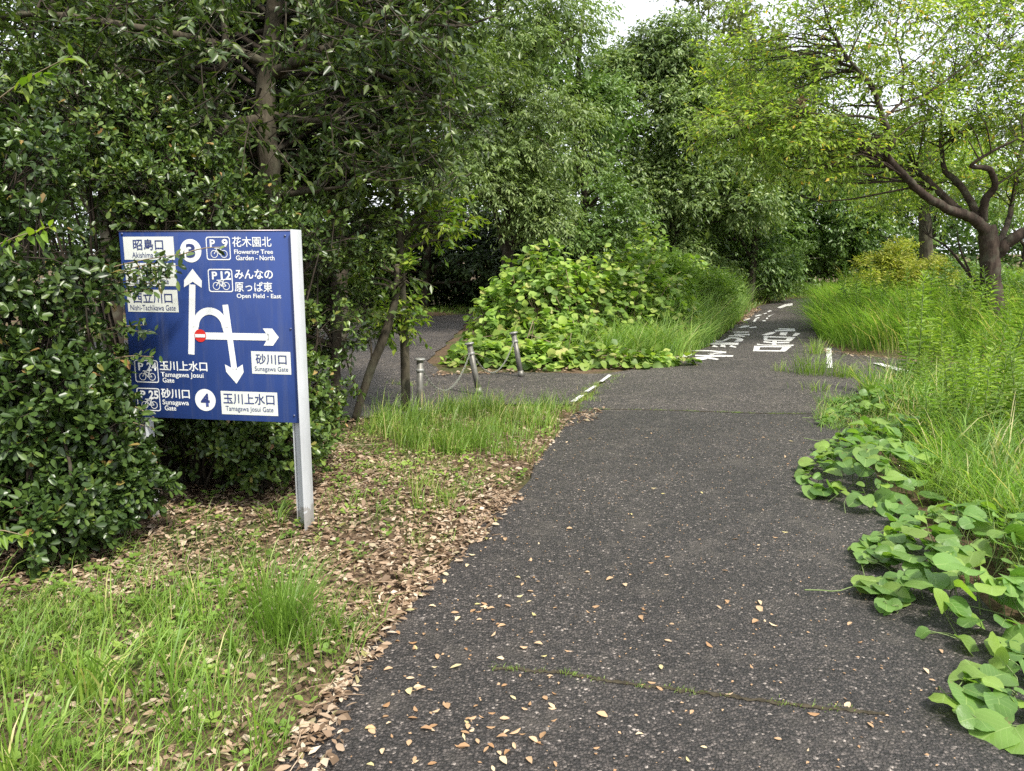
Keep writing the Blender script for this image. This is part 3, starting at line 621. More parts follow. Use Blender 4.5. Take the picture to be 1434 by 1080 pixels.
def ground_cover():
    rng = np.random.default_rng(11)
    mb = MB()      # grass on the near left verge
    near = [(-120, 860), (120, 850), (330, 830), (500, 850), (540, 880), (470, 960), (400, 1060), (330, 1180), (-220, 1180)]
    grass(mb, rng, near, 330, 14, 0.05, (0.06, 0.26), (0.0025, 0.0055), (0.3, 1.0), 0.02, rs=(.15, 1.05), patchy=-0.35)
    grass(mb, rng, near, 260, 13, 0.06, (0.04, 0.15), (0.0018, 0.004), (0.5, 1.2), 0.02, rs=(.35, 1.12))
    grass(mb, rng, [(-120, 800), (60, 790), (200, 765), (330, 790), (330, 860), (-120, 880)], 60, 12, 0.05, (0.05, 0.18), (0.002, 0.005), (0.4, 1.1), 0.02, rs=(.2, 1.0))
    grass(mb, rng, [(300, 770), (420, 770), (530, 850), (480, 940), (380, 1040), (300, 980)], 90, 20, 0.06, (0.03, 0.10), (0.0018, 0.0035), (0.4, 1.1), 0.0, rs=(.25, 1))
    grass(mb, rng, near, 40, 8, 0.02, (0.24, 0.40), (0.005, 0.009), (0.2, 0.7), 0.03)
    grass(mb, rng, [(220, 720), (420, 720), (560, 660), (700, 690), (640, 760), (540, 850), (300, 840)], 95, 8, 0.04, (0.04, 0.20), (0.002, 0.0045), (0.3, 0.9), 0.02, rs=(.2, 1.0))
    tag(mb.obj('grass', M['grass']), 'thin bright grass growing through dry leaves before the sign', 'grass', kind='stuff')
    mb = MB()      # verge by the bollards
    mid = [(440, 610), (520, 590), (600, 575), (700, 562), (790, 562), (810, 580), (770, 630), (720, 690), (600, 690), (500, 660)]
    grass(mb, rng, [(505, 590), (600, 578), (700, 566), (785, 566), (775, 610), (740, 650), (600, 640), (520, 640)], 330, 20, 0.06, (0.12, 0.38), (0.003, 0.007), (0.15, 0.75), 0.0, rs=(.2, 1.08), patchy=-0.25)
    grass(mb, rng, mid, 200, 22, 0.08, (0.03, 0.10), (0.002, 0.005), (0.4, 1.1), 0.0)
    grass(mb, rng, [(560, 680), (640, 680), (640, 720), (570, 720)], 14, 14, 0.04, (0.10, 0.22), (0.003, 0.006), (0.2, 0.6), 0.0)
    grass(mb, rng, [(470, 545), (590, 533), (600, 543), (480, 560)], 60, 16, 0.06, (0.04, 0.12), (0.004, 0.007), (0.2, 0.8), -1)
    grass(mb, rng, [(770, 575), (858, 524), (870, 524), (820, 580)], 70, 20, 0.05, (0.03, 0.12), (0.003, 0.006), (0.3, 1.0), -1)
    tag(mb.obj('grass', M['grass']), 'upright green grass on the verge in front of the bollards', 'grass', kind='stuff')
    mb = MB()      # tall grass on the right bank
    R1 = [(1125, 470), (1150, 430), (1230, 415), (1330, 425), (1434, 440), (1600, 450), (1600, 515), (1434, 512), (1300, 502), (1200, 492)]
    grass(mb, rng, R1, 900, 20, 0.15, (0.5, 1.25), (0.010, 0.020), (0.35, 0.95), 0.0, PI * 0.95)
    grass(mb, rng, [(1125, 468), (1150, 435), (1210, 418), (1260, 440), (1230, 485), (1180, 488)], 110, 40, 0.10, (0.8, 1.35), (0.009, 0.016), (0.7, 1.25), 0.0, PI * 1.05, rs=(.25, 1.0))
    R2 = [(1150, 545), (1200, 530), (1320, 540), (1500, 560), (1700, 700), (1700, 900), (1434, 760), (1330, 690), (1290, 620)]
    grass(mb, rng, R2, 760, 18, 0.10, (0.22, 0.70), (0.006, 0.013), (0.25, 0.9), 0.05)
    grass(mb, rng, [(1250, 600), (1340, 620), (1500, 700), (1600, 900), (1500, 900), (1400, 780), (1300, 680)], 220, 20, 0.10, (0.15, 0.5), (0.003, 0.006), (0.6, 1.2), 0.0, rs=(.45, 1.3))
    grass(mb, rng, [(1130, 580), (1170, 560), (1290, 570), (1310, 620), (1180, 610)], 150, 18, 0.08, (0.08, 0.26), (0.004, 0.008), (0.4, 1.0), -0.4)
    grass(mb, rng, [(1560, 760), (2000, 700), (2600, 800), (3000, 1150), (1800, 1150), (1650, 950)], 260, 14, 0.12, (0.15, 0.6), (0.006, 0.013), (0.3, 1.0), 0.05)
    R3 = [(1150, 425), (1190, 412), (1434, 405), (1700, 410), (1700, 450), (1330, 428)]
    grass(mb, rng, R3, 620, 18, 0.4, (0.8, 1.6), (0.014, 0.026), (0.3, 0.9), 0.0, PI)
    tag(mb.obj('tall_grass', M['tallgrass']), 'tall arching grass covering the bank right of the path', 'grass', kind='stuff')
    mb = MB()      # island grass and verge beyond
    grass(mb, rng, [(790, 508), (960, 503), (1008, 474), (970, 455), (850, 468), (780, 485)], 640, 20, 0.12, (0.40, 0.85), (0.007, 0.014), (0.35, 1.0), 0.02)
    grass(mb, rng, [(930, 490), (1000, 474), (1036, 448), (1010, 425), (950, 440)], 520, 20, 0.18, (0.7, 1.35), (0.009, 0.016), (0.3, 0.9), 0.02)
    tag(mb.obj('tall_grass', M['tallgrass']), 'soft tall grass between the leafy mound and the path', 'grass', kind='stuff')
    mb = MB()
    grass(mb, rng, [(1030, 445), (1060, 428), (1105, 417), (1180, 411), (1180, 398), (1000, 405), (980, 440)], 500, 16, 0.3, (0.10, 0.32), (0.014, 0.026), (0.3, 0.9), 0.05)
    grass(mb, rng, [(-100, 487), (150, 476), (480, 451), (600, 441), (715, 434), (715, 424), (480, 435), (100, 455)], 500, 16, 0.25, (0.06, 0.22), (0.012, 0.02), (0.3, 0.9), 0.0)
    tag(mb.obj('grass', M['grass']), 'low grass strip along the far edge of the paths below the trees', 'grass', kind='stuff')
    # moss and grass in the two pavement joints
    mb = MB(); J1 = spline([G(*p) for p in ((690, 936), (740, 939), (800, 945), (880, 958), (980, 970), (1090, 985), (1240, 1000))], 400)
    J2 = spline([G(*p) for p in ((800, 573), (900, 574), (1000, 577), (1060, 579), (1140, 580))], 300)
    soilm = plain('joint_soil', (0.05, 0.042, 0.028), 0.95, 0, 0.1, 0.5, 30)
    for J in (J1, J2):
        js = MB(); w_ = 0.004 + 0.009 * np.abs(np.sin(np.arange(len(J)) * 0.31) * np.sin(np.arange(len(J)) * 0.117 + 1)) + rng.random(len(J)) * 0.004; Q = J.copy(); Q[:, 1] += np.convolve(rng.normal(size=len(J)), np.ones(9) / 9, 'same') * 0.01; J[:, 1] = Q[:, 1]
        V = np.concatenate([np.c_[Q[:, 0], Q[:, 1] - w_, np.full(len(Q), 0.003)], np.c_[Q[:, 0], Q[:, 1] + w_, np.full(len(Q), 0.003)]]); i = np.arange(len(Q) - 1); js.add(V, np.c_[i, i + 1, i + 1 + len(Q), i + len(Q)]); js.obj('pavement_joint', soilm, o_main)
    for J, cnt, dens in ((J1, 800, 0.42), (J2, 1300, 0.5)):
        s = rng.random(cnt); pat = np.sin(s * 23) * 0.5 + np.sin(s * 61 + 1) * 0.5 + rng.normal(size=cnt) * 0.25; s = s[(pat > 1 - 2 * dens)]
        P = J[(s * (len(J) - 1)).astype(int)] + np.c_[rng.normal(size=(len(s), 2)) * 0.012, np.zeros(len(s))]; P[:, 2] = 0.001; n = len(P)
        blades(mb, P, rng.uniform(0.004, 0.016, n) * np.where(rng.random(n) < 0.10, 2.2, 1.0), rng.uniform(0.0015, 0.0035, n), rng.uniform(0, 6.3, n), rng.uniform(0.4, 1.2, n), rng.random(n) * 0.42 + 0.57)
    tag(mb.obj('joint_grass', M['grass']), 'thin moss and grass growing along the pavement joints', 'grass', kind='stuff')
    # small broad-leaved weeds on the verge
    mb = MB(); 
    for pxs, cnt in ((near, 110), (mid, 260), ([(220, 720), (420, 640), (600, 640), (680, 700), (560, 790), (300, 830)], 190), ([(-100, 800), (60, 790), (200, 765), (330, 850), (200, 1000), (-100, 1000)], 190)):
        c = in_px(rng, pxs, cnt); c = c[sdist(c) > 0.03]
        for q in c:
            k = rng.integers(4, 9); a = rng.uniform(0, 6.3) + np.arange(k) * 2.4; D = np.c_[np.cos(a), np.sin(a), rng.uniform(0.1, 0.7, k)]
            s = rng.uniform(0.012, 0.036); hh = rng.uniform(0.008, 0.05, k)
            leaves(mb, T_O, q + np.c_[np.zeros((k, 2)), hh] + D * 0.01, D, np.tile([0, 0, 1.0], (k, 1)) + 0.3 * rng.normal(size=(k, 3)), s * rng.uniform(0.7, 1.2, k), s * 0.75, np.full(k, rng.random()))
    tag(mb.obj('ground_weeds', M['weed']), 'small broad-leaved weeds among the dry leaves on the verge', 'weeds', kind='stuff')
    # leaf litter
    mb = MB()
    def litter(pxs, n, off, size=(0.020, 0.055), lift=0.016, mask=None):
        P = in_px(rng, pxs, n); d = sdist(P); P = P[d > off + rng.random(n) * 0.0]; n = len(P)
        P[:, 2] = np.maximum(P[:, 2], 0.0) + rng.random(n) * lift + 0.003; a = rng.uniform(0, 6.3, n)
        D = np.c_[np.cos(a), np.sin(a), rng.normal(size=n) * 0.25]; N = np.tile([0, 0, 1.0], (n, 1)) + rng.normal(size=(n, 3)) * 0.35
        s = rng.uniform(*size, n); wd = s * rng.uniform(0.28, 0.6, n); rv = rng.random(n); h = n // 2
        leaves(mb, T_O, P[:h], D[:h], N[:h], s[:h], wd[:h], rv[:h]); leaves(mb, T_D, P[h:], D[h:], N[h:], s[h:] * 0.9, wd[h:], rv[h:])
        for q in P[:max(2, n // 60)]:
            an = rng.uniform(0, 6.3); ls = rng.uniform(0.04, 0.22); e = np.array([math.cos(an), math.sin(an), 0.06]) * ls; tube(mb, [q + [0, 0, 0.01], q + e * 0.5 + rng.normal(size=3) * 0.01 + [0, 0, 0.012], q + e + [0, 0, 0.006]], [0.0025, 0.002, 0.001], 4, rng.random() * 0.5, False)
    litter([(100, 830), (220, 700), (440, 620), (600, 650), (720, 690), (640, 770), (545, 880), (440, 900), (300, 850)], 10500, -0.02)
    litter([(-150, 850), (-100, 790), (200, 740), (300, 850)], 1600, 0.0)
    litter([(-100, 830), (300, 800), (560, 860), (470, 960), (360, 1080), (250, 1180), (-250, 1180)], 3000, -0.03)
    litter([(440, 640), (460, 585), (560, 580), (790, 570), (800, 590), (720, 690), (600, 680)], 3600, -0.06)
    litter([(560, 870), (690, 735), (740, 690), (700, 700), (600, 790), (520, 880), (380, 1070), (430, 1070), (500, 960)], 900, -0.14)
    litter([(380, 1090), (430, 1000), (500, 940), (470, 1090)], 130, -0.25)
    litter([(770, 600), (800, 578), (850, 570), (830, 590), (790, 600)], 200, -0.3)
    litter([(660, 748), (690, 742), (690, 756), (640, 768)], 60, -0.4)
    litter([(1150, 490), (1300, 508), (1300, 512), (1150, 495)], 200, -0.3, (0.03, 0.06)); litter([(1030, 452), (1060, 432), (1066, 433), (1036, 456)], 300, -0.2, (0.04, 0.09))
    litter([(600, 522), (960, 509), (960, 513), (600, 528)], 260, -0.3, (0.04, 0.08))
    tag(mb.obj('leaf_litter', M['litter']), 'carpet of brown fallen leaves under the sign and along the path edge', 'leaf litter', kind='stuff')
    mb = MB(); P = in_px(rng, [(420, 1100), (560, 900), (700, 730), (800, 600), (1120, 590), (1150, 700), (1300, 950), (1420, 1100)], 900)
    P[:, 2] = 0.004; n = len(P); a = rng.uniform(0, 6.3, n); s = rng.uniform(0.006, 0.016, n)
    leaves(mb, T_D, P, np.c_[np.cos(a), np.sin(a), np.zeros(n)], np.tile([0, 0, 1.0], (n, 1)) + 0.2 * rng.normal(size=(n, 3)), s, s * 0.6, rng.random(n) * 0.5 + 0.45)
    tag(mb.obj('leaf_crumbs', M['dryleaf']), 'tiny pale leaf crumbs scattered on the dark asphalt', 'leaf crumbs', kind='stuff')
    # single dry leaves on the asphalt
    mes = []
    for v in range(3):
        mb = MB(); V, Fs = T_O; V = V.copy(); V[:, 2] *= (0.8, 2.2, -1.5)[v]; V[:, 0] *= (0.42, 0.5, 0.36)[v]; V[:, 2] += 0.05; mb.add(V, Fs, 0.0); mes.append(mb.mesh('fallen_leaf', M['dryleaf'], True))
    spots = [(663, 992), (575, 975), (546, 985), (545, 1005), (525, 1022), (525, 1030), (585, 1008), (605, 1024), (657, 1014), (630, 938), (667, 870), (688, 868), (747, 830), (645, 865), (745, 859), (707, 848), (835, 1000), (790, 912), (775, 948), (705, 1030), (713, 1030), (750, 1042), (640, 1048),
             (840, 1048), (612, 1070), (745, 1072), (683, 1000), (628, 995), (695, 1035), (636, 1045), (757, 1037), (560, 900), (580, 905), (560, 890), (600, 850), (1050, 932), (1205, 830), (1190, 985), (1130, 1000), (840, 850), (900, 870), (930, 780), (1010, 800), (1060, 850)]
    for i in range(96): spots.append((rng.uniform(480, 780), rng.uniform(800, 1075)))
    for i in range(60): spots.append((rng.uniform(640, 1120), rng.uniform(600, 880)))
    for i in range(20): spots.append((rng.uniform(900, 1350), rng.uniform(850, 1075)))
    for i, p in enumerate(spots):
        g = G(*p)
        if sdist(g[None])[0] > -0.03: continue
        o = link('fallen_leaf', mes[i % 3]); o.location = (g[0], g[1], 0.004); s = rng.uniform(0.020, 0.040) * (1.25 if i < 44 else 1)
        o.rotation_euler = (rng.normal() * 0.15, rng.normal() * 0.15, rng.uniform(0, 6.3)); o.scale = (s * rng.uniform(0.9, 1.3), s, s)
        tag(o, 'dry tan leaf lying on the dark asphalt', 'leaf', 'single dry leaves scattered on the asphalt')
    # tufts that stand alone
    def tuft(px, n, h, wd, label, sp=0.04, bend=(0.15, 0.75), rs=0.0):
        g = G(*px); P = np.tile(g, (n, 1)); P[:, :2] += rng.normal(size=(n, 2)) * sp; P[:, 2] = -0.003 if sdist(g[None])[0] < 0 else height(g[None])[0] - 0.005
        lean = np.arctan2(P[:, 1] - g[1], P[:, 0] - g[0]) + rng.normal(size=n) * 0.7; mb = MB()
        blades(mb, P - g, h * rng.uniform(0.45, 1.05, n), rng.uniform(*wd, n), lean, rng.uniform(*bend, n), np.clip(rng.random(n) * (0.8 if px[0] != 395 else 0.3) + rs, 0, 0.99))
        o = mb.obj('grass_tuft', M['grass']); o.location = g; tag(o, label, 'grass tuft', 'lone grass tufts')
    tuft((395, 890), 260, 0.44, (0.003, 0.006), 'tall dense green grass tuft right of and below the sign post', 0.055)
    tuft((1140, 524), 170, 0.42, (0.005, 0.009), 'yellow-green grass tuft sprouting from the asphalt before the short white line', 0.13, rs=0.2)
    tuft((1185, 528), 110, 0.25, (0.006, 0.009), 'small grass tuft on the asphalt right of the short white line', 0.08, rs=0.2)
    tuft((1096, 520), 36, 0.22, (0.005, 0.008), 'sparse small grass tuft on the asphalt below the painted characters', 0.05, rs=0.2)
    tuft((1144, 495), 90, 0.34, (0.005, 0.009), 'loose grass tuft at the foot of the tall grass by the painted characters', 0.09)
    tuft((1145, 547), 60, 0.16, (0.005, 0.008), 'low yellowish grass tuft at the near corner of the side path', 0.10, rs=0.3)
    tuft((25, 1090), 70, 0.34, (0.006, 0.011), 'wide-bladed grass tuft in the near left corner', 0.06)
    tuft((120, 985), 40, 0.34, (0.007, 0.012), 'tall wide-bladed grass tuft below the glossy hedge', 0.04)
    tuft((385, 735), 26, 0.22, (0.006, 0.010), 'grey-green strap-leaved tuft left of the sign post foot', 0.03, (0.5, 1.0))
ground_cover()

# ------------------------------------------------------------------ kudzu and weeds
HEART = None
def heart_mesh(mat, v=0):
    V = T_H[0].copy(); x, y = V[:, 0].copy(), V[:, 1].copy()
    if v == 1: V[:, 2] = -0.30 * np.abs(x) - 0.10 * (y - 0.3) ** 2 + 0.05 * np.sin(y * 9 + x * 5)
    if v == 2: V[:, 2] += 0.16 * x + 0.08 * np.sin(x * 8 + 1) * y; V[:, 0] = x * (1.0 + 0.18 * (x > 0)) + 0.06 * y * y
    if v == 3: V[:, 2] = 0.34 * np.abs(x) - 0.30 * y * y + 0.04 * np.sin(x * 11 + y * 7); V[:, 1] = y * (1 - 0.06 * (x < 0))
    mb = MB(); mb.add(V, T_H[1], 0.0); return mb.mesh('leaf', mat, True)
def kudzu_patch(name, label, pxs, n, size, hmax, seed, mat, off=-1.0, extra=0):
    rng = np.random.default_rng(seed); c = in_px(rng, pxs, n); Q = poly(pxs); ed = np.clip(pdist(c, Q) / 0.35, 0, 1)
    P = c.copy(); P[:, 2] = np.maximum(height(c), 0) + 0.03 + hmax * ed * rng.uniform(0.35, 1.0, n)
    base = np.array([*Q.mean(0), 0.0]); root = tag(empty(name, base), label, 'vine', 'kudzu vines spreading over the path edge')
    a = rng.uniform(0, 2 * PI, n); out = nrm(c[:, :2] - Q.mean(0)); D = np.c_[np.cos(a) * 0.8 + out[:, 0] * 0.5, np.sin(a) * 0.8 + out[:, 1] * 0.5 - 0.3, rng.normal(size=n) * 0.22 - 0.12]
    N = np.tile([0, -0.12, 1.0], (n, 1)) + rng.normal(size=(n, 3)) * 0.30
    Ln = rng.uniform(size[0], size[1], n) * np.where(rng.random(n) < 0.25, 0.6, 1.0)
    # three leaflets on many stalks
    tri = rng.random(n) < 0.3; P2, D2, N2, L2 = [P], [D], [N], [Ln]
    for s in (-1, 1):
        side = np.cross(nrm(D), np.array([0, 0, 1.0])); d = nrm(D) * 0.35 + s * side; k = tri
        P2.append((P + nrm(D) * 0.0 + s * side * 0.01)[k]); D2.append(d[k]); N2.append((N + rng.normal(size=N.shape) * 0.15)[k]); L2.append(Ln[k] * 0.85)
    P2, D2, N2, L2 = map(np.concatenate, (P2, D2, N2, L2)); P2, D2, N2, L2 = P2[:300], D2[:300], N2[:300], L2[:300]
    for v in range(4): leaf_objs('leaf', heart_mesh(mat, v), root, base, P2[v::4], D2[v::4], N2[v::4], L2[v::4], L2[v::4] * rng.uniform(0.78, 1.0, len(L2[v::4])))
    mb = MB()
    for i in range(n):
        b = np.array([P[i][0] + rng.normal() * 0.05 - D[i][0] * 0.05, P[i][1] + rng.normal() * 0.05 - D[i][1] * 0.05, 0.0]); tube(mb, spline([b, (b + P[i]) / 2 + rng.normal(size=3) * 0.02, P[i]], 4), [0.003, 0.0025, 0.0022, 0.002], 4, 0.5, False)
    for i in range(max(3, n // 14)):
        a0 = c[rng.integers(n)]; an = rng.uniform(0, 6.3); Ls = rng.uniform(0.15, 0.45); pts = [np.array([a0[0] + math.cos(an + 0.3 * math.sin(t * 4)) * Ls * t, a0[1] + math.sin(an) * Ls * t, 0.012 + 0.02 * math.sin(t * 5) ** 2]) for t in np.linspace(0, 1, 6)]
        tube(mb, spline(pts, 10), 0.0032, 4, 0.5, False)
    tag(mb.obj('stems', M['stem'], root, False, base), kind='stuff')
kudzu_patch('kudzu_vine', 'broad-leaved kudzu clump pushing onto the path halfway up its right side', [(1128, 690), (1125, 655), (1165, 620), (1250, 600), (1335, 625), (1345, 690), (1280, 720), (1190, 725)], 230, (0.075, 0.135), 0.27, 21, M['kudzu'])
kudzu_patch('kudzu_vine', 'large-leaved kudzu sprawling over the asphalt on the near right edge', [(1200, 800), (1215, 760), (1290, 720), (1434, 730), (1560, 800), (1560, 930), (1434, 925), (1340, 905), (1250, 880)], 235, (0.075, 0.145), 0.20, 22, M['kudzu'])
kudzu_patch('kudzu_vine', 'few big kudzu leaves at the lower right corner of the path', [(1300, 985), (1340, 958), (1400, 925), (1460, 900), (1600, 960), (1600, 1080), (1434, 1045), (1380, 1030), (1330, 1010)], 46, (0.09, 0.15), 0.10, 23, M['kudzu'])
kudzu_patch('kudzu_vine', 'small leafy kudzu patch beside the far pavement joint on the right', [(1150, 600), (1170, 565), (1240, 548), (1330, 560), (1340, 610), (1240, 605)], 200, (0.07, 0.12), 0.24, 24, M['kudzu'])

def mound(name, label, lobes, n, size, seed, mat, floor=None, nobj=300):
    """climbing leaves laid like shingles over a bush: outer ones as parts, the rest as one part"""
    rng = np.random.default_rng(seed); P, O = [], []
    tot = sum(np.prod(np.asarray(r)[:2]) for _, r in lobes)
    for c, r in lobes:
        c = np.asarray(c, float); r = np.asarray(r, float); k = int(n * r[0] * r[1] / tot * 1.6); d = sphere(rng, k); d[:, 2] = np.abs(d[:, 2]) * 1.1 - 0.1
        bump = 1 + 0.17 * np.sin(d[:, 0] * 8 + seed) * np.sin(d[:, 2] * 7 + d[:, 1] * 6) + 0.09 * np.sin(d[:, 0] * 21 + d[:, 2] * 17)
        P.append(c + d * r * (bump * np.where(rng.random(k) < 0.72, rng.uniform(0.9, 1.03, k), rng.uniform(0.6, 0.95, k)))[:, None]); O.append(nrm(d / r))
    P, O = np.concatenate(P), np.concatenate(O); inside = np.zeros(len(P), bool)
    for c, r in lobes: inside |= np.linalg.norm((P - np.asarray(c)) / np.asarray(r), axis=1) < 0.72
    ok = ~inside & (P[:, 2] > 0.02); P, O = P[ok], O[ok]; m = len(P)
    side = nrm(np.cross(O, [0, 0, 1.0])) * rng.normal(size=(m, 1)); D = O * 0.55 + side * 0.8 + np.array([0, 0, -0.45]) + rng.normal(size=(m, 3)) * 0.35; N = O * 0.75 + np.array([0, 0, 0.75]) + rng.normal(size=(m, 3)) * 0.35
    Ln = rng.uniform(*size, m)
    base = np.array([*np.mean([c[:2] for c, _ in lobes], 0), 0.0]); root = tag(empty(name, base), label, 'vine' if 'kudzu' in name else 'shrub')
    score = P[:, 1] + 0.4 * rng.random(m) - Ln * 2 - O[:, 2] * 0.2; order = np.argsort(score); A, B = order[:nobj], order[nobj:]
    leaf_objs('leaf', heart_mesh(mat), root, base, P[A], D[A], N[A], Ln[A], Ln[A] * rng.uniform(0.75, 0.95, len(A)))
    mb = MB(); leaves(mb, T_O, P[B], D[B], N[B], Ln[B], Ln[B] * 0.9, rng.random(len(B))); tag(mb.obj('foliage', mat, root, False, base), kind='stuff')
    mb = MB()
    for i in rng.integers(0, m, 90):
        q = P[i]; b = base + (q - base) * np.array([0.5, 0.5, 0]); tube(mb, spline([b, (b + q) / 2 + rng.normal(size=3) * 0.15, q], 6), 0.006, 4, 0.5, False)
    tag(mb.obj('stems', M['drystem'], root, False, base), kind='stuff')
mound('kudzu_mound', 'big bright kudzu mound behind the chained bollards', [((0.45, 12.7, 0.22), (0.9, 1.0, 1.35)), ((1.05, 12.9, 0.1), (0.8, 0.9, 1.22)), ((1.75, 13.3, 0.1), (0.9, 0.9, 1.36)), ((2.45, 13.6, 0.1), (0.8, 0.9, 1.15)), ((0.6, 11.6, 0.0), (0.8, 0.7, 0.6)), ((-0.25, 12.6, 0.1), (0.5, 0.7, 0.9))], 5600, (0.075, 0.15), 31, M['kudzu_far'])
mound('kudzu_ground_cover', 'low kudzu spreading at the foot of the mound to the asphalt edge', [((-0.15, 10.95, -0.1), (0.6, 0.55, 0.38)), ((0.5, 10.75, -0.1), (0.7, 0.5, 0.42)), ((1.3, 10.7, -0.14), (0.8, 0.35, 0.36)), ((2.0, 10.8, -0.14), (0.7, 0.3, 0.30)), ((-0.4, 12.0, -0.1), (0.4, 0.8, 0.35)), ((-0.62, 10.95, -0.1), (0.4, 0.45, 0.32)), ((-0.6, 11.8, -0.1), (0.3, 0.6, 0.30))], 2600, (0.08, 0.15), 32, M['kudzu_far'])
mound('climbing_kudzu', 'pale green climbing kudzu piled up at the trees right of the mound', [((2.95, 16.8, 0.3), (0.55, 0.8, 1.65)), ((3.7, 17.2, 0.3), (0.9, 0.9, 1.1)), ((2.5, 15.4, 0.2), (0.8, 0.8, 1.25))], 3400, (0.09, 0.16), 33, M['kudzu_far'], nobj=120)
mound('kudzu_drape', 'hanging kudzu curtain on the dark trees at the path bend', [((8.2, 25.2, 0.5), (0.7, 0.5, 2.2)), ((7.6, 25.4, 0.2), (0.8, 0.5, 1.2))], 900, (0.15, 0.22), 34, M['kudzu_far'], nobj=0)

def weeds():
    rng = np.random.default_rng(41); vars_ = []
    for v in range(4):
        hh = 1.0; st = MB(); lf = MB(); bend = rng.normal(size=2) * 0.06
        pts = np.array([(bend[0] * t ** 2, bend[1] * t ** 2, hh * t) for t in np.linspace(0, 1, 8)]); tube(st, pts, np.linspace(0.006, 0.0022, 8), 5, 0.5, False)
        k = 64; t = np.linspace(0.18, 1.0, k); a = np.arange(k) * 2.4 + rng.normal(size=k) * 0.3
        P = np.c_[bend[0] * t ** 2, bend[1] * t ** 2, hh * t]; D = np.c_[np.cos(a), np.sin(a), 0.2 + 0.9 * t ** 5 + rng.normal(size=k) * 0.15]
        Ln = 0.135 * (1 - 0.62 * t ** 6) * rng.uniform(0.75, 1.1, k) * np.where(t < 0.4, 0.8, 1); leaves(lf, T_L, P, D, np.tile([0, 0, 1.0], (k, 1)) + rng.normal(size=(k, 3)) * 0.2, Ln, Ln * 0.24, np.clip(0.25 + 0.5 * t + rng.normal(size=k) * 0.12, 0, 0.99) * 0.7)
        vars_.append((st.mesh('stem', M['stem']), lf.mesh('leaves', M['weed'])))
    def put(px, py, Y, h, lab, grp):
        g = at(px, py, Y); g = np.array([g[0], Y, 0.0])
        if sdist(g[None])[0] < 0.1: return
        s, l = vars_[rng.integers(4)]; root = empty('leafy_weed', (g[0], g[1], float(height(g[None])[0]) - 0.01), rng.uniform(0, 6.3)); root.scale = (h * rng.uniform(0.9, 1.2), h * rng.uniform(0.9, 1.2), h); root.rotation_euler[0] = rng.normal() * 0.08; root.rotation_euler[1] = rng.normal() * 0.08
        tag(root, lab, 'weed', grp); link('stem', s, root); link('foliage', l, root)
    for px, Y, h, lb in ((1296, 8.3, 1.35, 'tallest leafy weed, standing left of the cherry trunk beside the white line'), (1275, 8.0, 0.95, 'shorter leafy weed just left of the tallest weed'), (1330, 8.2, 1.05, 'leafy weed between the tallest weed and the cherry trunk'), (1425, 8.3, 1.3, 'tall leafy weed at the right edge of the picture'), (1400, 7.6, 1.0, 'leafy weed in front of the foot of the cherry trunk')): put(px, 400, Y, h, lb, 'tall weeds before the cherry trunk')
    for px, Y, h in ((1362, 12.6, 1.3), (1380, 12.3, 1.2), (1398, 12.7, 1.35), (1415, 12.4, 1.2), (1350, 12.8, 1.1), (1372, 12.2, 1.05)): put(px, 400, Y, h, 'narrow weed in the clump hiding the foot of the cherry trunk', 'weeds hiding the cherry foot')
    for i in range(95):
        Yw = rng.uniform(5.2, 8.8); put(rng.uniform(1285 + max(0, 7 - Yw) * 25, 1560), 400, Yw, rng.uniform(0.45, 0.85), 'narrow-leaved bright green weed in the stand right of the path', 'leafy weeds crowding the right bank')
    for i in range(40):
        put(rng.uniform(1180, 1600), 400, rng.uniform(12.5, 17), rng.uniform(0.7, 1.4), 'narrow-leaved weed standing beyond the side path under the cherry', 'leafy weeds beyond the side path')
    for i in range(30):
        put(rng.uniform(955, 1030), 400, rng.uniform(13.6, 16.5), rng.uniform(0.7, 1.2), 'narrow-leaved weed on the island beside the painted characters', 'leafy weeds on the island')
weeds()

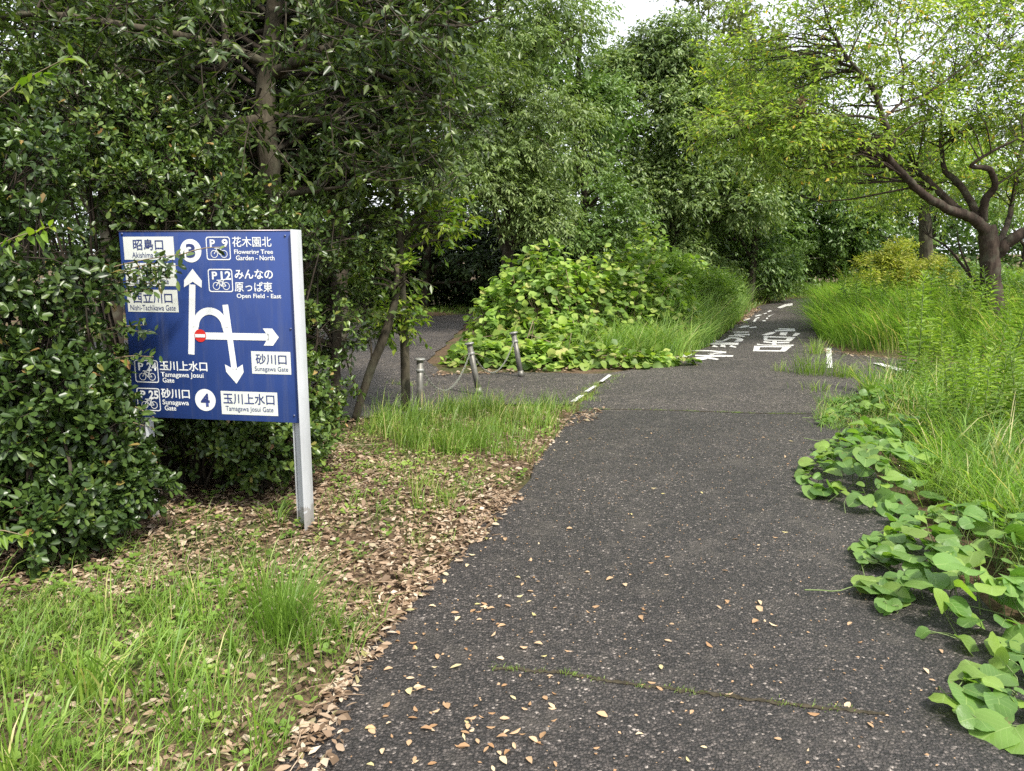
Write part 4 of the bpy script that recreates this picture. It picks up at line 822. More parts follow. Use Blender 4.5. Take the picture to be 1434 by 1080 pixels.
# ------------------------------------------------------------------ near hedge
def hedge():
    rng = np.random.default_rng(51)
    def build(name, label, lobes, per, spr, ll, nobj, seed, mat, cr=0.40):
        rng = np.random.default_rng(seed); S, A, CC = clumps(rng, lobes, per, spr, cr, 0.85, 0.6, 0.6)
        base = np.array([*np.mean([c[:2] for c, _ in lobes], 0), 0.0]); root = tag(empty(name, base), label, 'shrub')
        # whorls: leaves bunch at the twig ends
        k = 9; n = len(S); tl = 0.10; t = rng.uniform(0.25, 1.0, (n, k)) ** 0.6
        P = S[:, None] + A[:, None] * (tl * t)[..., None]; D = A[:, None] * 0.55 + sphere(rng, n * k).reshape(n, k, 3) * 0.95; D[..., 2] += 0.15
        N = A[:, None] * 0.8 + np.array([0, 0, 0.6]) + rng.normal(size=(n, k, 3)) * 0.35
        P, D, N = P.reshape(-1, 3), D.reshape(-1, 3), N.reshape(-1, 3); ok = P[:, 2] > 0.02; P, D, N = P[ok], D[ok], N[ok]
        m = len(P); Ln = ll * rng.uniform(0.65, 1.15, m); rv = np.clip(np.repeat(rng.random(n), k)[ok] * 0.5 + rng.random(m) * 0.5, 0, 0.999)
        order = np.argsort(np.linalg.norm(P - [0, 0, CAM_Z], axis=1) - 0.3 * rng.random(m)); a, b = order[:nobj], order[nobj:]
        mb = MB(); V, Fs = T_B; mb.add(V, Fs, 0.0); me = mb.mesh('leaf', mat, True)
        if nobj: leaf_objs('leaf', me, root, base, P[a], D[a], N[a], Ln[a], Ln[a] * 0.5)
        mb = MB(); leaves(mb, T_B, P[b], D[b], N[b], Ln[b], Ln[b] * 0.5, rv[b]); tag(mb.obj('foliage', mat, root, False, base), kind='stuff')
        mb = MB()
        for q in CC:
            s = base + (q - base) * np.array([0.55, 0.55, 0.0]); tube(mb, spline([s, (s + q) / 2 + rng.normal(size=3) * 0.1, q], 7), np.linspace(0.014, 0.005, 7), 5, 0.5, False)
        for s, a_ in zip(S[::2], A[::2]): tube(mb, [s - a_ * 0.14 - [0, 0, 0.05], s, s + a_ * tl], [0.004, 0.003, 0.002], 3, 0.5, False)
        for s, a_ in list(zip(S, A))[5::max(1, len(S) // 26)]:
            if s[1] < base[1]: tube(mb, [s, s + a_ * 0.12, s + a_ * 0.24 + rng.normal(size=3) * 0.03], [0.0035, 0.0028, 0.0015], 4, 0.9, False)
        tag(mb.obj('branches', M['bark_dark'], root, False, base), kind='stuff')
        return root, base
    L = [((-2.64, 4.05, 0.42), (0.50, 0.45, 0.42)), ((-2.80, 4.1, 0.92), (0.60, 0.45, 0.45)), ((-2.82, 4.08, 1.42), (0.62, 0.42, 0.46)), ((-2.95, 4.2, 1.85), (0.6, 0.42, 0.40)), ((-3.3, 4.5, 2.0), (0.7, 0.45, 0.42)), ((-3.4, 4.0, 0.8), (0.7, 0.6, 0.8)), ((-2.36, 3.92, 0.80), (0.22, 0.22, 0.42)), ((-2.55, 3.75, 0.28), (0.46, 0.36, 0.30)), ((-2.20, 3.95, 0.50), (0.16, 0.18, 0.30)), ((-2.14, 3.9, 0.26), (0.13, 0.15, 0.2)), ((-3.0, 3.6, 0.3), (0.5, 0.4, 0.32)), ((-2.02, 4.02, 0.34), (0.09, 0.09, 0.15))]
    root, base = build('hedge_shrub', 'glossy dark green hedge shrub at the left edge, growing over the sign', L, 19, 35, 0.058, 300, 52, M['shrub'])
    L = [((-1.95, 4.92, 0.34), (0.5, 0.26, 0.42)), ((-1.55, 4.95, 0.3), (0.3, 0.24, 0.36)), ((-2.15, 5.35, 0.45), (0.75, 0.4, 0.5)), ((-1.75, 5.3, 0.55), (0.45, 0.35, 0.5)), ((-2.0, 5.6, 1.3), (0.8, 0.4, 0.6)), ((-2.3, 5.3, 1.85), (0.6, 0.4, 0.42)), ((-3.1, 5.5, 1.7), (0.8, 0.5, 0.6)), ((-3.0, 5.6, 2.3), (0.8, 0.5, 0.5))]
    build('hedge_shrub', 'darker glossy shrub standing directly behind the sign', L, 22, 40, 0.052, 120, 53, M['shrub'])
    # sprigs that reach over the board
    rng = np.random.default_rng(54)
    V, Fs = T_O; mb = MB(); mb.add(V, Fs, 0.0); mes = mb.mesh('leaf', M['shrub'], True)
    tw = MB(); P, D, N = [], [], []
    for a, b in (((120, 385), (262, 355)), ((130, 395), (235, 365)), ((140, 402), (245, 388)), ((130, 420), (215, 405)), ((120, 470), (205, 455)), ((150, 470), (212, 465)), ((150, 395), (190, 378)), ((170, 385), (250, 372)), ((180, 392), (240, 380)), ((175, 405), (225, 398)), ((150, 505), (215, 500)), ((160, 560), (216, 585)), ((150, 590), (215, 600)), ((250, 358), (318, 346))):
        A0 = at(a[0], a[1], 4.14); B0 = at(b[0], b[1], 4.05); d = nrm(B0 - A0); tube(tw, spline([A0 - base * 0, (A0 + B0) / 2 + [0, 0, 0.015], B0], 6), np.linspace(0.004, 0.0018, 6), 4, 0.5, False)
        k = 5 if a[0] > 240 else 26
        for t in np.linspace(0.25, 1.0, k):
            if a[0] > 240 and t < 0.7: continue
            P.append(A0 + (B0 - A0) * t + rng.normal(size=3) * 0.012); v = nrm(rng.normal(size=3)); D.append(d * 0.5 + v * 0.9); N.append(np.array([0, -0.7, 0.7]) + rng.normal(size=3) * 0.4)
    P, D, N = map(np.array, (P, D, N)); Ln = rng.uniform(0.032, 0.062, len(P))
    rt = tag(empty('overhanging_sprigs', (-2.6, 4.3, 0.0)), 'thin leafy sprigs hanging across the upper left corner of the sign', 'shrub'); bs = np.array([-2.6, 4.3, 0.0])
    leaf_objs('leaf', mes, rt, bs, P, D, N, Ln, Ln * 0.42); tag(tw.obj('twigs', M['drystem'], rt, False, bs), kind='stuff')
    # yellow-green sprays of another plant poking out at the left edge
    V, Fs = T_L; mb = MB(); mb.add(V, Fs, 0.0); mev = mb.mesh('leaf', M['vine'], True)
    for lab, a, b, Y, k, ln in (('yellow-green sprig poking out high at the left edge', (-30, 160), (100, 78), 3.7, 9, 0.085), ('yellow-green sprig at the left edge level with the sign top', (-40, 365), (70, 318), 3.5, 8, 0.08), ('single pale sprig low at the left edge of the hedge', (-40, 745), (40, 752), 3.2, 5, 0.07)):
        A0, B0 = at(*a, Y), at(*b, Y - 0.1); rt = tag(empty('vine_sprig', A0), lab, 'sprig', 'yellow-green sprigs at the left edge'); tw = MB(); tube(tw, spline([A0, (A0 + B0) / 2 + [0, 0, 0.02], B0], 6), np.linspace(0.004, 0.0015, 6), 4, 0.5, False); tw.obj('twig', M['drystem'], rt, False, A0)
        P, D, N = [], [], []
        for t in np.linspace(0.4, 1.0, k):
            for s in (-1, 1):
                P.append(A0 + (B0 - A0) * t); D.append(nrm(B0 - A0) * 0.6 + np.array([0, -0.3, -0.25 + 0.35 * s]) + rng.normal(size=3) * 0.25); N.append(np.array([0.2, -0.5, 0.8]) + rng.normal(size=3) * 0.25)
        Ln = rng.uniform(0.7, 1.2, len(P)) * ln; leaf_objs('leaf', mev, rt, A0, *map(np.array, (P, D, N)), Ln, Ln * 0.38)
hedge()

# ------------------------------------------------------------------ trees
def A_(px, py, Y): return at(px, py, Y)
def trees():
    # evergreen with the visible trunk behind the sign
    b = np.array([-2.08, 6.6, 0.0])
    ever, _ = make_tree('evergreen_tree', 'evergreen tree with a pale brown trunk rising behind the sign', 'tree', b,
        [([b, A_(380, 285, 6.6), A_(374, 200, 6.6), A_(372, 120, 6.65), A_(382, 40, 6.7), A_(390, -80, 6.8)], [0.105, 0.092, 0.086, 0.08, 0.07, 0.06]),
         ([A_(374, 165, 6.6), A_(330, 175, 6.4), A_(295, 195, 6.2), A_(270, 215, 6.1)], [0.045, 0.04, 0.03, 0.02]),
         ([A_(380, 105, 6.65), A_(420, 85, 6.5), A_(470, 62, 6.4), A_(520, 30, 6.3), A_(560, -10, 6.2)], [0.05, 0.045, 0.035, 0.025, 0.018]),
         ([A_(376, 160, 6.6), A_(420, 168, 6.6), A_(470, 172, 6.5)], [0.035, 0.028, 0.012]),
         ([A_(385, 275, 6.6), A_(420, 270, 6.5), A_(480, 262, 6.4)], [0.03, 0.022, 0.012]),
         ([A_(300, 60, 6.2), A_(200, 40, 5.9), A_(60, 20, 5.8), A_(-60, 30, 5.8)], [0.03, 0.028, 0.022, 0.015]),
         ([A_(372, 90, 6.65), A_(330, 70, 6.4), A_(300, 60, 6.2)], [0.045, 0.038, 0.03]),
         ([A_(310, 100, 6.3), A_(315, 40, 6.3), A_(300, -40, 6.3)], [0.03, 0.026, 0.02]),
         ([A_(420, 85, 6.5), A_(435, 40, 6.5), A_(480, -10, 6.4)], [0.03, 0.024, 0.018])],
        [(A_(60, 130, 6.3), (1.3, 0.8, 0.7)), (A_(190, 60, 7.3), (1.1, 0.6, 0.6)), (A_(200, 180, 7.3), (1.0, 0.5, 0.45)), (A_(480, 110, 7.7), (0.8, 0.6, 0.6)), (A_(560, 30, 6.8), (0.8, 0.7, 0.55)), (A_(500, 215, 7.4), (0.8, 0.6, 0.45)), (A_(600, 150, 8.0), (0.7, 0.6, 0.6)), (A_(120, -60, 6.3), (1.5, 0.9, 0.6)), (A_(430, -60, 6.6), (1.5, 0.9, 0.6)), (A_(300, 100, 7.6), (0.8, 0.5, 0.5)), (A_(440, 235, 7.5), (0.6, 0.5, 0.35)), (A_(100, 220, 6.6), (0.9, 0.5, 0.4))],
        M['oak'], M['bark'], 61, per=20, spr=30, k=8, ll=0.072, lw=0.030, tl=0.20, droop=0.25, cr=0.34, T=T_D, spraytwig=True, core=160, twigmat=M['bark_dark'])
    # a few leafy twigs of the same tree hang before the trunk
    rng = np.random.default_rng(66); S = np.array([A_(x, y, rng.uniform(5.4, 6.2)) for x, y in np.c_[rng.uniform(-20, 640, 620), rng.uniform(-20, 270, 620)] if abs(x - 375) > 20 or rng.random() < 0.35]); n = len(S)
    Ax = nrm(rng.normal(size=(n, 3)) * [1, 0.6, 0.5] + [0, 0, -0.25]); P, D, N = sprays(rng, S, Ax, rng.uniform(0.12, 0.28, n), 10, 0.3); m = len(P); sz = rng.uniform(0.7, 1.25, m); mb = MB(); leaves(mb, T_L, P, D, N, 0.075 * sz, 0.032 * sz, np.clip(rng.random(m) * 0.7 + 0.2, 0, 0.99))
    tag(mb.obj('front_foliage', M['oak'], ever, False, (-2.08, 6.6, 0.0)), kind='stuff'); mb = MB()
    for s, a_ in zip(S, Ax): tube(mb, [s - a_ * 0.15 + [0, 0.05, 0.05], s, s + a_ * 0.2 - [0, 0, 0.02]], [0.005, 0.004, 0.002], 3, 0.5, False)
    for q in range(26):
        s = A_(rng.uniform(0, 600), rng.uniform(-10, 260), rng.uniform(5.8, 6.6)); e = s + np.array([rng.normal() * 0.5, rng.normal() * 0.2, rng.normal() * 0.28]); tube(mb, spline([s, (s + e) / 2 + rng.normal(size=3) * 0.06, e], 8), np.linspace(0.011, 0.003, 8), 5, 0.5, False)
    tag(mb.obj('twigs', M['bark_dark'], ever, False, (-2.08, 6.6, 0.0)), kind='stuff')
    # slim trees by the bollards
    b = G(472, 590)
    make_tree('slim_tree', 'slim dark trunk just right of the sign with yellowish leaves', 'tree', b,
        [([b, A_(470, 520, b[1]), A_(472, 440, b[1]), A_(464, 370, b[1]), A_(470, 250, b[1]), A_(480, 120, b[1])], [0.05, 0.045, 0.043, 0.038, 0.03, 0.02]), ([A_(472, 440, b[1]), A_(455, 400, b[1]), A_(440, 350, b[1])], [0.022, 0.018, 0.01])],
        [(A_(470, 330, b[1]), (0.45, 0.4, 0.35)), (A_(440, 400, b[1] + 0.2), (0.35, 0.3, 0.35)), (A_(480, 240, b[1]), (0.5, 0.4, 0.3)), (A_(440, 480, b[1] + 0.3), (0.3, 0.25, 0.3))],
        M['oak'], M['bark_dark'], 62, per=11, spr=15, k=7, ll=0.075, lw=0.032, tl=0.18, droop=0.3, spraytwig=True, shift=0.1)
    b = G(568, 574)
    make_tree('slim_tree', 'slim straight trunk beside the upright bollard with drooping light leaves', 'tree', b,
        [([b, A_(567, 500, b[1]), A_(563, 420, b[1]), A_(560, 340, b[1]), A_(552, 240, b[1]), A_(550, 120, b[1])], [0.048, 0.045, 0.042, 0.036, 0.028, 0.018]), ([A_(560, 340, b[1]), A_(590, 300, b[1] - 0.1), A_(635, 296, b[1] - 0.2)], [0.018, 0.013, 0.006])],
        [(A_(560, 330, b[1]), (0.5, 0.4, 0.35)), (A_(600, 310, b[1]), (0.35, 0.3, 0.2)), (A_(540, 250, b[1]), (0.6, 0.5, 0.35)), (A_(545, 400, b[1]), (0.3, 0.25, 0.25)), (A_(560, 450, b[1]), (0.16, 0.16, 0.2))],
        M['vine'], M['bark'], 63, per=10, spr=9, k=7, ll=0.085, lw=0.038, tl=0.22, droop=0.5, spraytwig=True)
    b = G(497, 588)
    make_tree('leaning_tree', 'thin trunk leaning right between the two slim trees', 'tree', b,
        [([b, A_(515, 530, b[1]), A_(540, 465, b[1]), A_(553, 420, b[1]), A_(556, 370, b[1])], [0.036, 0.04, 0.042, 0.034, 0.02]), ([A_(505, 555, b[1]), A_(490, 520, b[1]), A_(478, 480, b[1])], [0.012, 0.009, 0.004]), ([A_(500, 575, b[1]), A_(520, 500, b[1]), A_(512, 450, b[1])], [0.010, 0.008, 0.003])],
        [(A_(520, 470, b[1]), (0.3, 0.25, 0.25)), (A_(545, 390, b[1]), (0.3, 0.3, 0.25)), (A_(490, 440, b[1]), (0.25, 0.2, 0.2))],
        M['oak'], M['bark'], 64, per=8, spr=6, k=6, ll=0.075, lw=0.034, tl=0.18, droop=0.3, spraytwig=True, shift=0.25)
    def bg(name, label, X, Y, h, lobes, mat, seed, per=18, spr=55, k=8, ll=0.13, lw=0.05, tl=0.4, droop=0.5, cr=0.36, r=0.13, group='trees beyond the junction', core=260, **kw):
        b = np.array([X, Y, 0.0]); ls = [((X + dx, Y + dy, z), rr) for dx, dy, z, rr in lobes]
        limbs = [([b, b + [0.1, 0, h * 0.35], b + [-0.1, 0, h * 0.7], b + [0, 0, h * 0.95]], [r, r * 0.8, r * 0.5, r * 0.2])]
        for dx, dy, z, rr in lobes[:5]: limbs.append(([b + [0, 0, min(z, h) * 0.55], b + [dx * 0.5, dy * 0.5, z * 0.85], b + [dx * 0.9, dy * 0.9, z]], [r * 0.5, r * 0.35, r * 0.12]))
        make_tree(name, label, 'tree', b, limbs, ls, mat, M['bark_dark'], seed, per=per, spr=spr, k=k, ll=ll, lw=lw, tl=tl, droop=droop, cr=cr, group=group, twig=0.02, core=core, **kw)
    # behind the near evergreen, left
    bg('woodland_tree', 'dark dense tree filling the upper left behind the near evergreen', -5.2, 10.0, 7, [(-1, 0, 3.4, (1.8, 1.2, 1.5)), (1.2, 0, 3.8, (1.6, 1.2, 1.6)), (0, 0.5, 5.2, (2.2, 1.4, 1.4)), (-2.6, 0, 2.2, (1.4, 1.2, 1.6)), (2.2, 0.6, 2.6, (1.2, 0.9, 0.8))], M['mid'], 71, per=18, spr=50, ll=0.10, lw=0.045, tl=0.32)
    bg('woodland_tree', 'leafy tree with sunlit gaps behind the two slim trunks', -2.6, 11.5, 7, [(0, 0, 3.2, (1.3, 1.0, 0.9)), (1.2, 0, 4.2, (1.3, 1.1, 1.1)), (-0.8, 0.3, 4.8, (1.4, 1.1, 1.1)), (1.4, 0.3, 5.6, (1.3, 1.1, 0.9))], M['oak'], 72, per=15, spr=42, ll=0.10, lw=0.045, tl=0.32, shift=0.2)
    # far side of the side path
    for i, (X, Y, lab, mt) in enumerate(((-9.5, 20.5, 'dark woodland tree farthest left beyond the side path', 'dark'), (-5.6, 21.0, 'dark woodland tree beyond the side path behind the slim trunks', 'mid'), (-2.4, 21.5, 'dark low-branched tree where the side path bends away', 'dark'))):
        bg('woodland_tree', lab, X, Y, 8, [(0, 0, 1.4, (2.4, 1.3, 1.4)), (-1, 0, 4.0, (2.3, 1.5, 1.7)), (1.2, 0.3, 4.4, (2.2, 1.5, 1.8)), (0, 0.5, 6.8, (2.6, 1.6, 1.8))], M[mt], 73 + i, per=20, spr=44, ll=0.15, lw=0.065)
    # grey-green drooping tree left of the sky gap
    bg('woodland_tree', 'grey-green drooping tree left of the gap of sky', -0.15, 15.6, 9, [(-0.4, -0.3, 2.9, (1.2, 0.9, 0.8)), (0.3, -0.2, 3.7, (1.2, 1.0, 0.9)), (-0.7, 0, 4.6, (1.4, 1.1, 1.1)), (0.5, 0, 5.4, (1.3, 1.1, 1.1)), (-0.2, 0, 6.8, (1.6, 1.2, 1.2)), (0.7, -0.4, 2.3, (0.5, 0.5, 0.55))], M['grey'], 81, per=20, spr=56, ll=0.10, lw=0.034, tl=0.42, droop=0.85)
    bg('woodland_tree', 'dark tree standing between the drooping tree and the tall central one', 1.7, 19.5, 8, [(0, 0, 2.2, (1.7, 1.2, 1.6)), (-1.2, 0, 3.6, (1.3, 1.1, 1.2)), (0.4, 0.2, 4.6, (1.1, 1.1, 1.0)), (-0.6, 0, 5.8, (1.2, 1.1, 1.1))], M['mid'], 82, per=20, spr=50, ll=0.12, lw=0.048, tl=0.4, droop=0.6)
    # big central trees
    bg('broadleaf_tree', 'large grey-green tree in the centre above the leafy mound', 4.4, 22.0, 8, [(-1.2, 0, 3.3, (1.8, 1.3, 1.2)), (0.9, -0.3, 3.0, (1.8, 1.3, 1.2)), (-0.4, 0.2, 1.3, (2.0, 1.0, 1.2)), (-0.5, 0, 5.0, (1.8, 1.4, 1.3)), (1.0, 0, 5.4, (1.5, 1.2, 1.2)), (0, 0, 6.6, (1.1, 1.0, 0.9)), (-1.6, 0.2, 6.1, (0.9, 0.9, 0.7))], M['grey'], 83, per=26, spr=60, ll=0.135, lw=0.052, tl=0.45, droop=0.75)
    bg('broadleaf_tree', 'dark tree overhanging the bend of the path', 7.2, 23.6, 7, [(-1.0, 0, 2.6, (1.7, 1.2, 1.4)), (0.8, -0.4, 3.6, (1.9, 1.3, 1.2)), (0.2, 0.9, 1.3, (1.7, 0.8, 1.2)), (-0.3, 0.2, 4.9, (1.9, 1.4, 1.2)), (1.9, 0, 4.3, (1.5, 1.2, 1.1)), (0.6, 0, 6.0, (1.5, 1.2, 0.9))], M['mid'], 84, per=24, spr=60, ll=0.14, lw=0.055, tl=0.45, droop=0.75)
    bg('broadleaf_tree', 'tree closing the view behind the end of the path', 11.2, 30.0, 7, [(-2.2, 0, 2.4, (2.2, 1.4, 1.5)), (0.4, -0.6, 2.6, (2.0, 1.3, 1.4)), (-0.8, 0, 5.0, (2.6, 1.6, 1.7)), (1.8, 0, 4.2, (2.0, 1.4, 1.5)), (-3.6, 0.5, 1.6, (1.6, 1.2, 1.4)), (2.6, 0, 1.4, (1.8, 1.0, 1.3)), (0.2, 0, 1.2, (2.0, 0.9, 1.2))], M['mid'], 85, per=24, spr=50, ll=0.17, lw=0.075, tl=0.5, droop=0.5)
    bg('willow_tree', 'tall thin pale tree against the sky in the background', 8.6, 36.0, 13, [(0, 0, 9.5, (1.5, 1.2, 1.6)), (1.2, 0, 11.5, (1.4, 1.2, 1.6)), (-0.6, 0, 12.8, (1.4, 1.2, 1.6)), (0.4, 0, 7.2, (1.6, 1.2, 1.4)), (2.6, 0, 10.4, (1.2, 1.0, 1.6))], M['pale'], 86, per=12, spr=16, ll=0.20, lw=0.05, tl=0.8, droop=0.2, r=0.16)
    bg('woodland_tree', 'tree far back right of the path end, seen under the cherry', 16.5, 31.0, 6, [(-1.6, 0, 3.2, (2.2, 1.3, 1.5)), (1.4, 0, 3.0, (2.2, 1.3, 1.5)), (0, 0, 5.2, (2.6, 1.5, 1.3))], M['mid'], 87, per=15, spr=34, ll=0.17, lw=0.07, tl=0.5, shift=0.2)
    bg('woodland_tree', 'pale green tree in the background behind the cherry crown', 21.5, 33.0, 7, [(-1.6, 0, 3.4, (2.2, 1.3, 1.4)), (1.6, 0, 4.6, (2.4, 1.3, 1.5)), (-0.4, 0, 6.4, (2.2, 1.4, 1.4))], M['grey'], 88, per=13, spr=24, ll=0.18, lw=0.07, tl=0.55, shift=0.3)
    b = np.array([13.4, 25.0, 0.0])
    make_tree('background_tree', 'grey upright trunk beyond the bank, left of the cherry', 'tree', b, [([b, A_(1297, 355, 25), A_(1296, 320, 25), A_(1294, 270, 25), A_(1300, 200, 25)], [0.24, 0.20, 0.19, 0.18, 0.12])],
        [(A_(1300, 230, 25), (2.2, 1.4, 1.2)), (A_(1230, 270, 25), (1.5, 1.2, 0.8)), (A_(1370, 250, 25), (1.6, 1.2, 0.9))], M['cherry'], M['bark'], 89, per=14, spr=26, ll=0.14, lw=0.06, tl=0.45, droop=0.4)
    # dark understory on the far side of the side path
    for i, (X, Y, lab) in enumerate(((-8.6, 22.4, 'dark shrub under the woodland at the far left'), (-5.4, 22.6, 'dark shrub under the woodland seen left of the slim trunks'), (-2.7, 22.8, 'dark shrub under the woodland seen between the slim trunks'), (-0.2, 22.6, 'dark shrub in deep shade left of the leafy mound'), (2.2, 22.8, 'dark shrub in deep shade behind the leafy mound'))):
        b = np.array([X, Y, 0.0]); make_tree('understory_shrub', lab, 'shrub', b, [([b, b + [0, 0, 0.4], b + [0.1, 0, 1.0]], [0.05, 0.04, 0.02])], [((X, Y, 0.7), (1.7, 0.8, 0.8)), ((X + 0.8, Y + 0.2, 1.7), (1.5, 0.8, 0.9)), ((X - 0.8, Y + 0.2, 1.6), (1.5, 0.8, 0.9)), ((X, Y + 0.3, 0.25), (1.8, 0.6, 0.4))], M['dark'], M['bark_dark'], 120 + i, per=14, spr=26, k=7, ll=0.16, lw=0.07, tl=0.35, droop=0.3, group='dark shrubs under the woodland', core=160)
    # bushes
    for i, (nm, lab, X, Y, lobes, mt) in enumerate((('yellow_bush', 'yellow-green bush glowing beyond the tall grass left of the grey trunk', 11.6, 23.0, [(0, 0, 1.0, (1.0, 0.7, 0.75)), (-0.8, 0, 0.8, (0.8, 0.6, 0.6)), (0.7, 0.1, 0.8, (0.7, 0.6, 0.6))], 'yellowbush'),
            ('green_bush', 'dense green bush between the grey trunk and the cherry', 10.4, 18.0, [(0, 0, 0.7, (1.0, 0.7, 0.7)), (0.9, 0, 0.6, (0.7, 0.6, 0.6))], 'mid'), ('green_bush', 'bright bush behind the cherry at the right edge', 14.6, 20.0, [(0, 0, 0.9, (1.5, 0.8, 0.9)), (1.6, 0, 0.8, (1.2, 0.8, 0.9))], 'weed'),
            ('green_bush', 'leafy bush under the trees where the path ends', 9.6, 28.4, [(0, 0, 0.8, (1.2, 0.6, 1.0)), (1.4, 0.2, 1.2, (1.1, 0.7, 1.0))], 'mid'), ('green_bush', 'feathery green bush on the island left of the painted characters', 3.6, 15.4, [(0, 0, 0.6, (0.7, 0.6, 0.6)), (-0.5, 0.3, 0.8, (0.6, 0.5, 0.6))], 'weed'))):
        b = np.array([X, Y, 0.0]); make_tree(nm, lab, 'bush', b, [([b, b + [0, 0, 0.3], b + [0.05, 0, 0.7]], [0.04, 0.03, 0.015])], [((X + dx, Y + dy, z), r) for dx, dy, z, r in lobes], M[mt], M['bark_dark'], 90 + i, per=16, spr=32, k=7, ll=0.13, lw=0.035, tl=0.28, droop=0.15, group='bushes beside the paths', T=T_D)
    # distant wood that closes the gaps
    rng = np.random.default_rng(99); mb = MB()
    lobes = [((x, 38 + rng.uniform(-3, 3), z), (3.4, 1.6, 2.2)) for x in np.arange(-34, 14, 3.6) for z in (1.6, 5.0)] + [((x, 38 + rng.uniform(-3, 3), 1.2), (3.4, 1.6, 1.5)) for x in np.arange(14, 46, 3.2)]
    S, A, CC = clumps(rng, lobes, 13, 26, 0.42); P, D, N = sprays(rng, S, A, 0.8, 6, 0.4); n = len(P); s = rng.uniform(0.7, 1.2, n)
    leaves(mb, T_D, P, D, N, 0.36 * s, 0.18 * s, rng.random(n)); tag(mb.obj('far_wood', M['mid']), 'far wood of trees closing the background', 'wood', kind='stuff')
trees()

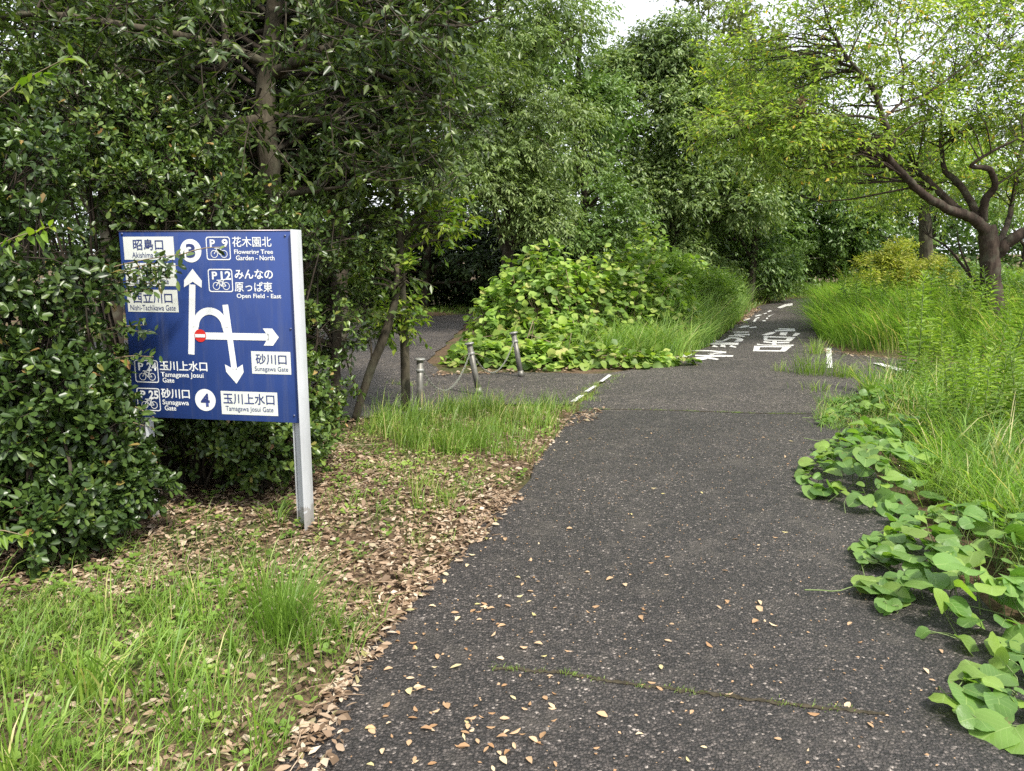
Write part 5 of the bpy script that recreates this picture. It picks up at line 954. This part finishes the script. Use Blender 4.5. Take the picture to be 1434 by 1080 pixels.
def cherry():
    rng = np.random.default_rng(101); K = 1.23; Yc = 11.0
    def A_(px, py, Y): return at(px, py, Y * K)
    b = np.array([at(1390, 400, Yc * K)[0], Yc * K, 0.0])
    limbs = [([b, A_(1390, 430, Yc), A_(1388, 390, Yc), A_(1386, 350, Yc), A_(1382, 318, Yc)], [0.22, 0.165, 0.145, 0.15, 0.13]),
        ([A_(1388, 330, Yc), A_(1362, 306, 10.9), A_(1330, 294, 10.7), A_(1293, 272, 10.5), A_(1265, 245, 10.3), A_(1243, 218, 10.1), A_(1249, 196, 10.0), A_(1236, 165, 9.9), A_(1222, 125, 9.8), A_(1185, 78, 9.7), A_(1160, 30, 9.6), A_(1148, -20, 9.5)], [0.11, 0.09, 0.075, 0.066, 0.060, 0.055, 0.048, 0.04, 0.032, 0.022, 0.015, 0.01]),
        ([A_(1236, 168, 9.9), A_(1205, 163, 9.7), A_(1170, 162, 9.5), A_(1132, 158, 9.3)], [0.026, 0.02, 0.015, 0.007]),
        ([A_(1236, 168, 9.9), A_(1262, 145, 10.0), A_(1300, 130, 10.2), A_(1350, 95, 10.4), A_(1400, 70, 10.6)], [0.022, 0.02, 0.016, 0.012, 0.006]),
        ([A_(1262, 145, 10.0), A_(1265, 100, 10.0), A_(1255, 50, 10.0), A_(1262, 0, 10.0)], [0.018, 0.015, 0.011, 0.006]),
        ([A_(1225, 130, 9.8), A_(1255, 105, 9.8), A_(1300, 70, 9.9), A_(1340, 30, 10.0)], [0.014, 0.012, 0.008, 0.004]),
        ([A_(1188, 82, 9.7), A_(1205, 45, 9.7), A_(1225, 10, 9.7)], [0.013, 0.009, 0.004]),
        ([A_(1350, 302, 10.9), A_(1318, 272, 11.2), A_(1296, 250, 11.4), A_(1283, 238, 11.5)], [0.07, 0.06, 0.055, 0.045]),
        ([A_(1370, 305, 11), A_(1355, 275, 11.3), A_(1335, 250, 11.5), A_(1322, 236, 11.6), A_(1318, 180, 11.8), A_(1330, 120, 12.0)], [0.07, 0.06, 0.055, 0.045, 0.03, 0.015]),
        ([A_(1376, 310, 11), A_(1380, 280, 10.9), A_(1393, 262, 10.8), A_(1388, 240, 10.7), A_(1378, 235, 10.6), A_(1360, 232, 10.5), A_(1390, 212, 10.4), A_(1440, 188, 10.2)], [0.08, 0.065, 0.055, 0.05, 0.045, 0.028, 0.022, 0.012]),
        ([A_(1392, 360, Yc), A_(1412, 340, 10.9), A_(1440, 322, 10.8), A_(1500, 300, 10.6), A_(1560, 240, 10.4)], [0.11, 0.10, 0.09, 0.07, 0.05]),
        ([A_(1398, 340, 11.3), A_(1412, 310, 11.8), A_(1420, 270, 12.2), A_(1432, 200, 12.5)], [0.06, 0.05, 0.04, 0.03]),
        ([A_(1365, 395, 11.6), A_(1330, 350, 12), A_(1300, 330, 12.3)], [0.03, 0.022, 0.012]), ([A_(1365, 395, 11.6), A_(1345, 350, 11.8), A_(1340, 320, 12)], [0.022, 0.016, 0.01])]
    limbs = [(p, [q * K * (0.82 if i else 0.88) for q in r]) for i, (p, r) in enumerate(limbs)]
    lobes = []
    for px, py, Y, r in ((1080, 200, 9.6, (0.75, 0.7, 0.34)), (1040, 175, 9.4, (0.5, 0.6, 0.26)), (1110, 235, 9.8, (0.6, 0.6, 0.26)), (1370, 20, 10.8, (1.0, 0.9, 0.36)), (1420, 110, 11.0, (0.9, 0.9, 0.34)), (1150, 130, 9.6, (0.8, 0.8, 0.36)), (1130, 60, 9.7, (0.9, 0.8, 0.36)), (1230, 50, 9.9, (1.0, 0.9, 0.36)), (1180, 215, 10.0, (0.8, 0.8, 0.32)), (1260, 170, 10.4, (0.9, 0.9, 0.34)), (1310, 110, 10.5, (1.0, 0.9, 0.36)), (1390, 60, 10.6, (1.0, 0.9, 0.36)),
                         (1340, 200, 11.4, (1.0, 0.9, 0.34)), (1420, 170, 10.6, (0.9, 0.9, 0.34)), (1230, 255, 11.4, (0.9, 0.9, 0.3)), (1150, -20, 9.7, (1.1, 1.0, 0.36)), (1300, -20, 10.0, (1.1, 1.0, 0.36)), (1440, -10, 10.4, (1.1, 1.0, 0.36)), (1500, 230, 10.8, (1.1, 1.0, 0.4)), (1420, 260, 11.8, (0.8, 0.9, 0.3)), (1050, 110, 10.4, (0.7, 0.7, 0.3)), (1280, 300, 12.6, (0.9, 0.8, 0.26)), (1550, 100, 10.6, (1.2, 1.0, 0.5))):
        lobes.append((at(px, py, Y * K + 0.5), tuple(K * q for q in r)))
    root, _ = make_tree('cherry_tree', 'spreading cherry tree with curved dark limbs and light green leaves', 'tree', b, limbs, lobes, M['cherry'], M['bark_cherry'], 102, per=16, spr=14, k=9, ll=0.10, lw=0.038, tl=0.42, droop=0.45, cr=0.42, zf=0.55, up=0.5, spraytwig=True, cull=0.2, twig=0.008)
    mb = MB(); c = at(1123, 143, 9.3 * K); n = 34; P = c + rng.normal(size=(n, 3)) * [0.018, 0.018, 0.035]; leaves(mb, T_O, P, sphere(rng, n) + [0, 0, -0.8], sphere(rng, n), 0.06, 0.03, rng.random(n) * 0.35)
    o = mb.obj('dead_leaf_cluster', M['litter'], root, False, b); o['label'] = 'brown withered leaf cluster hanging at a twig tip'
cherry()
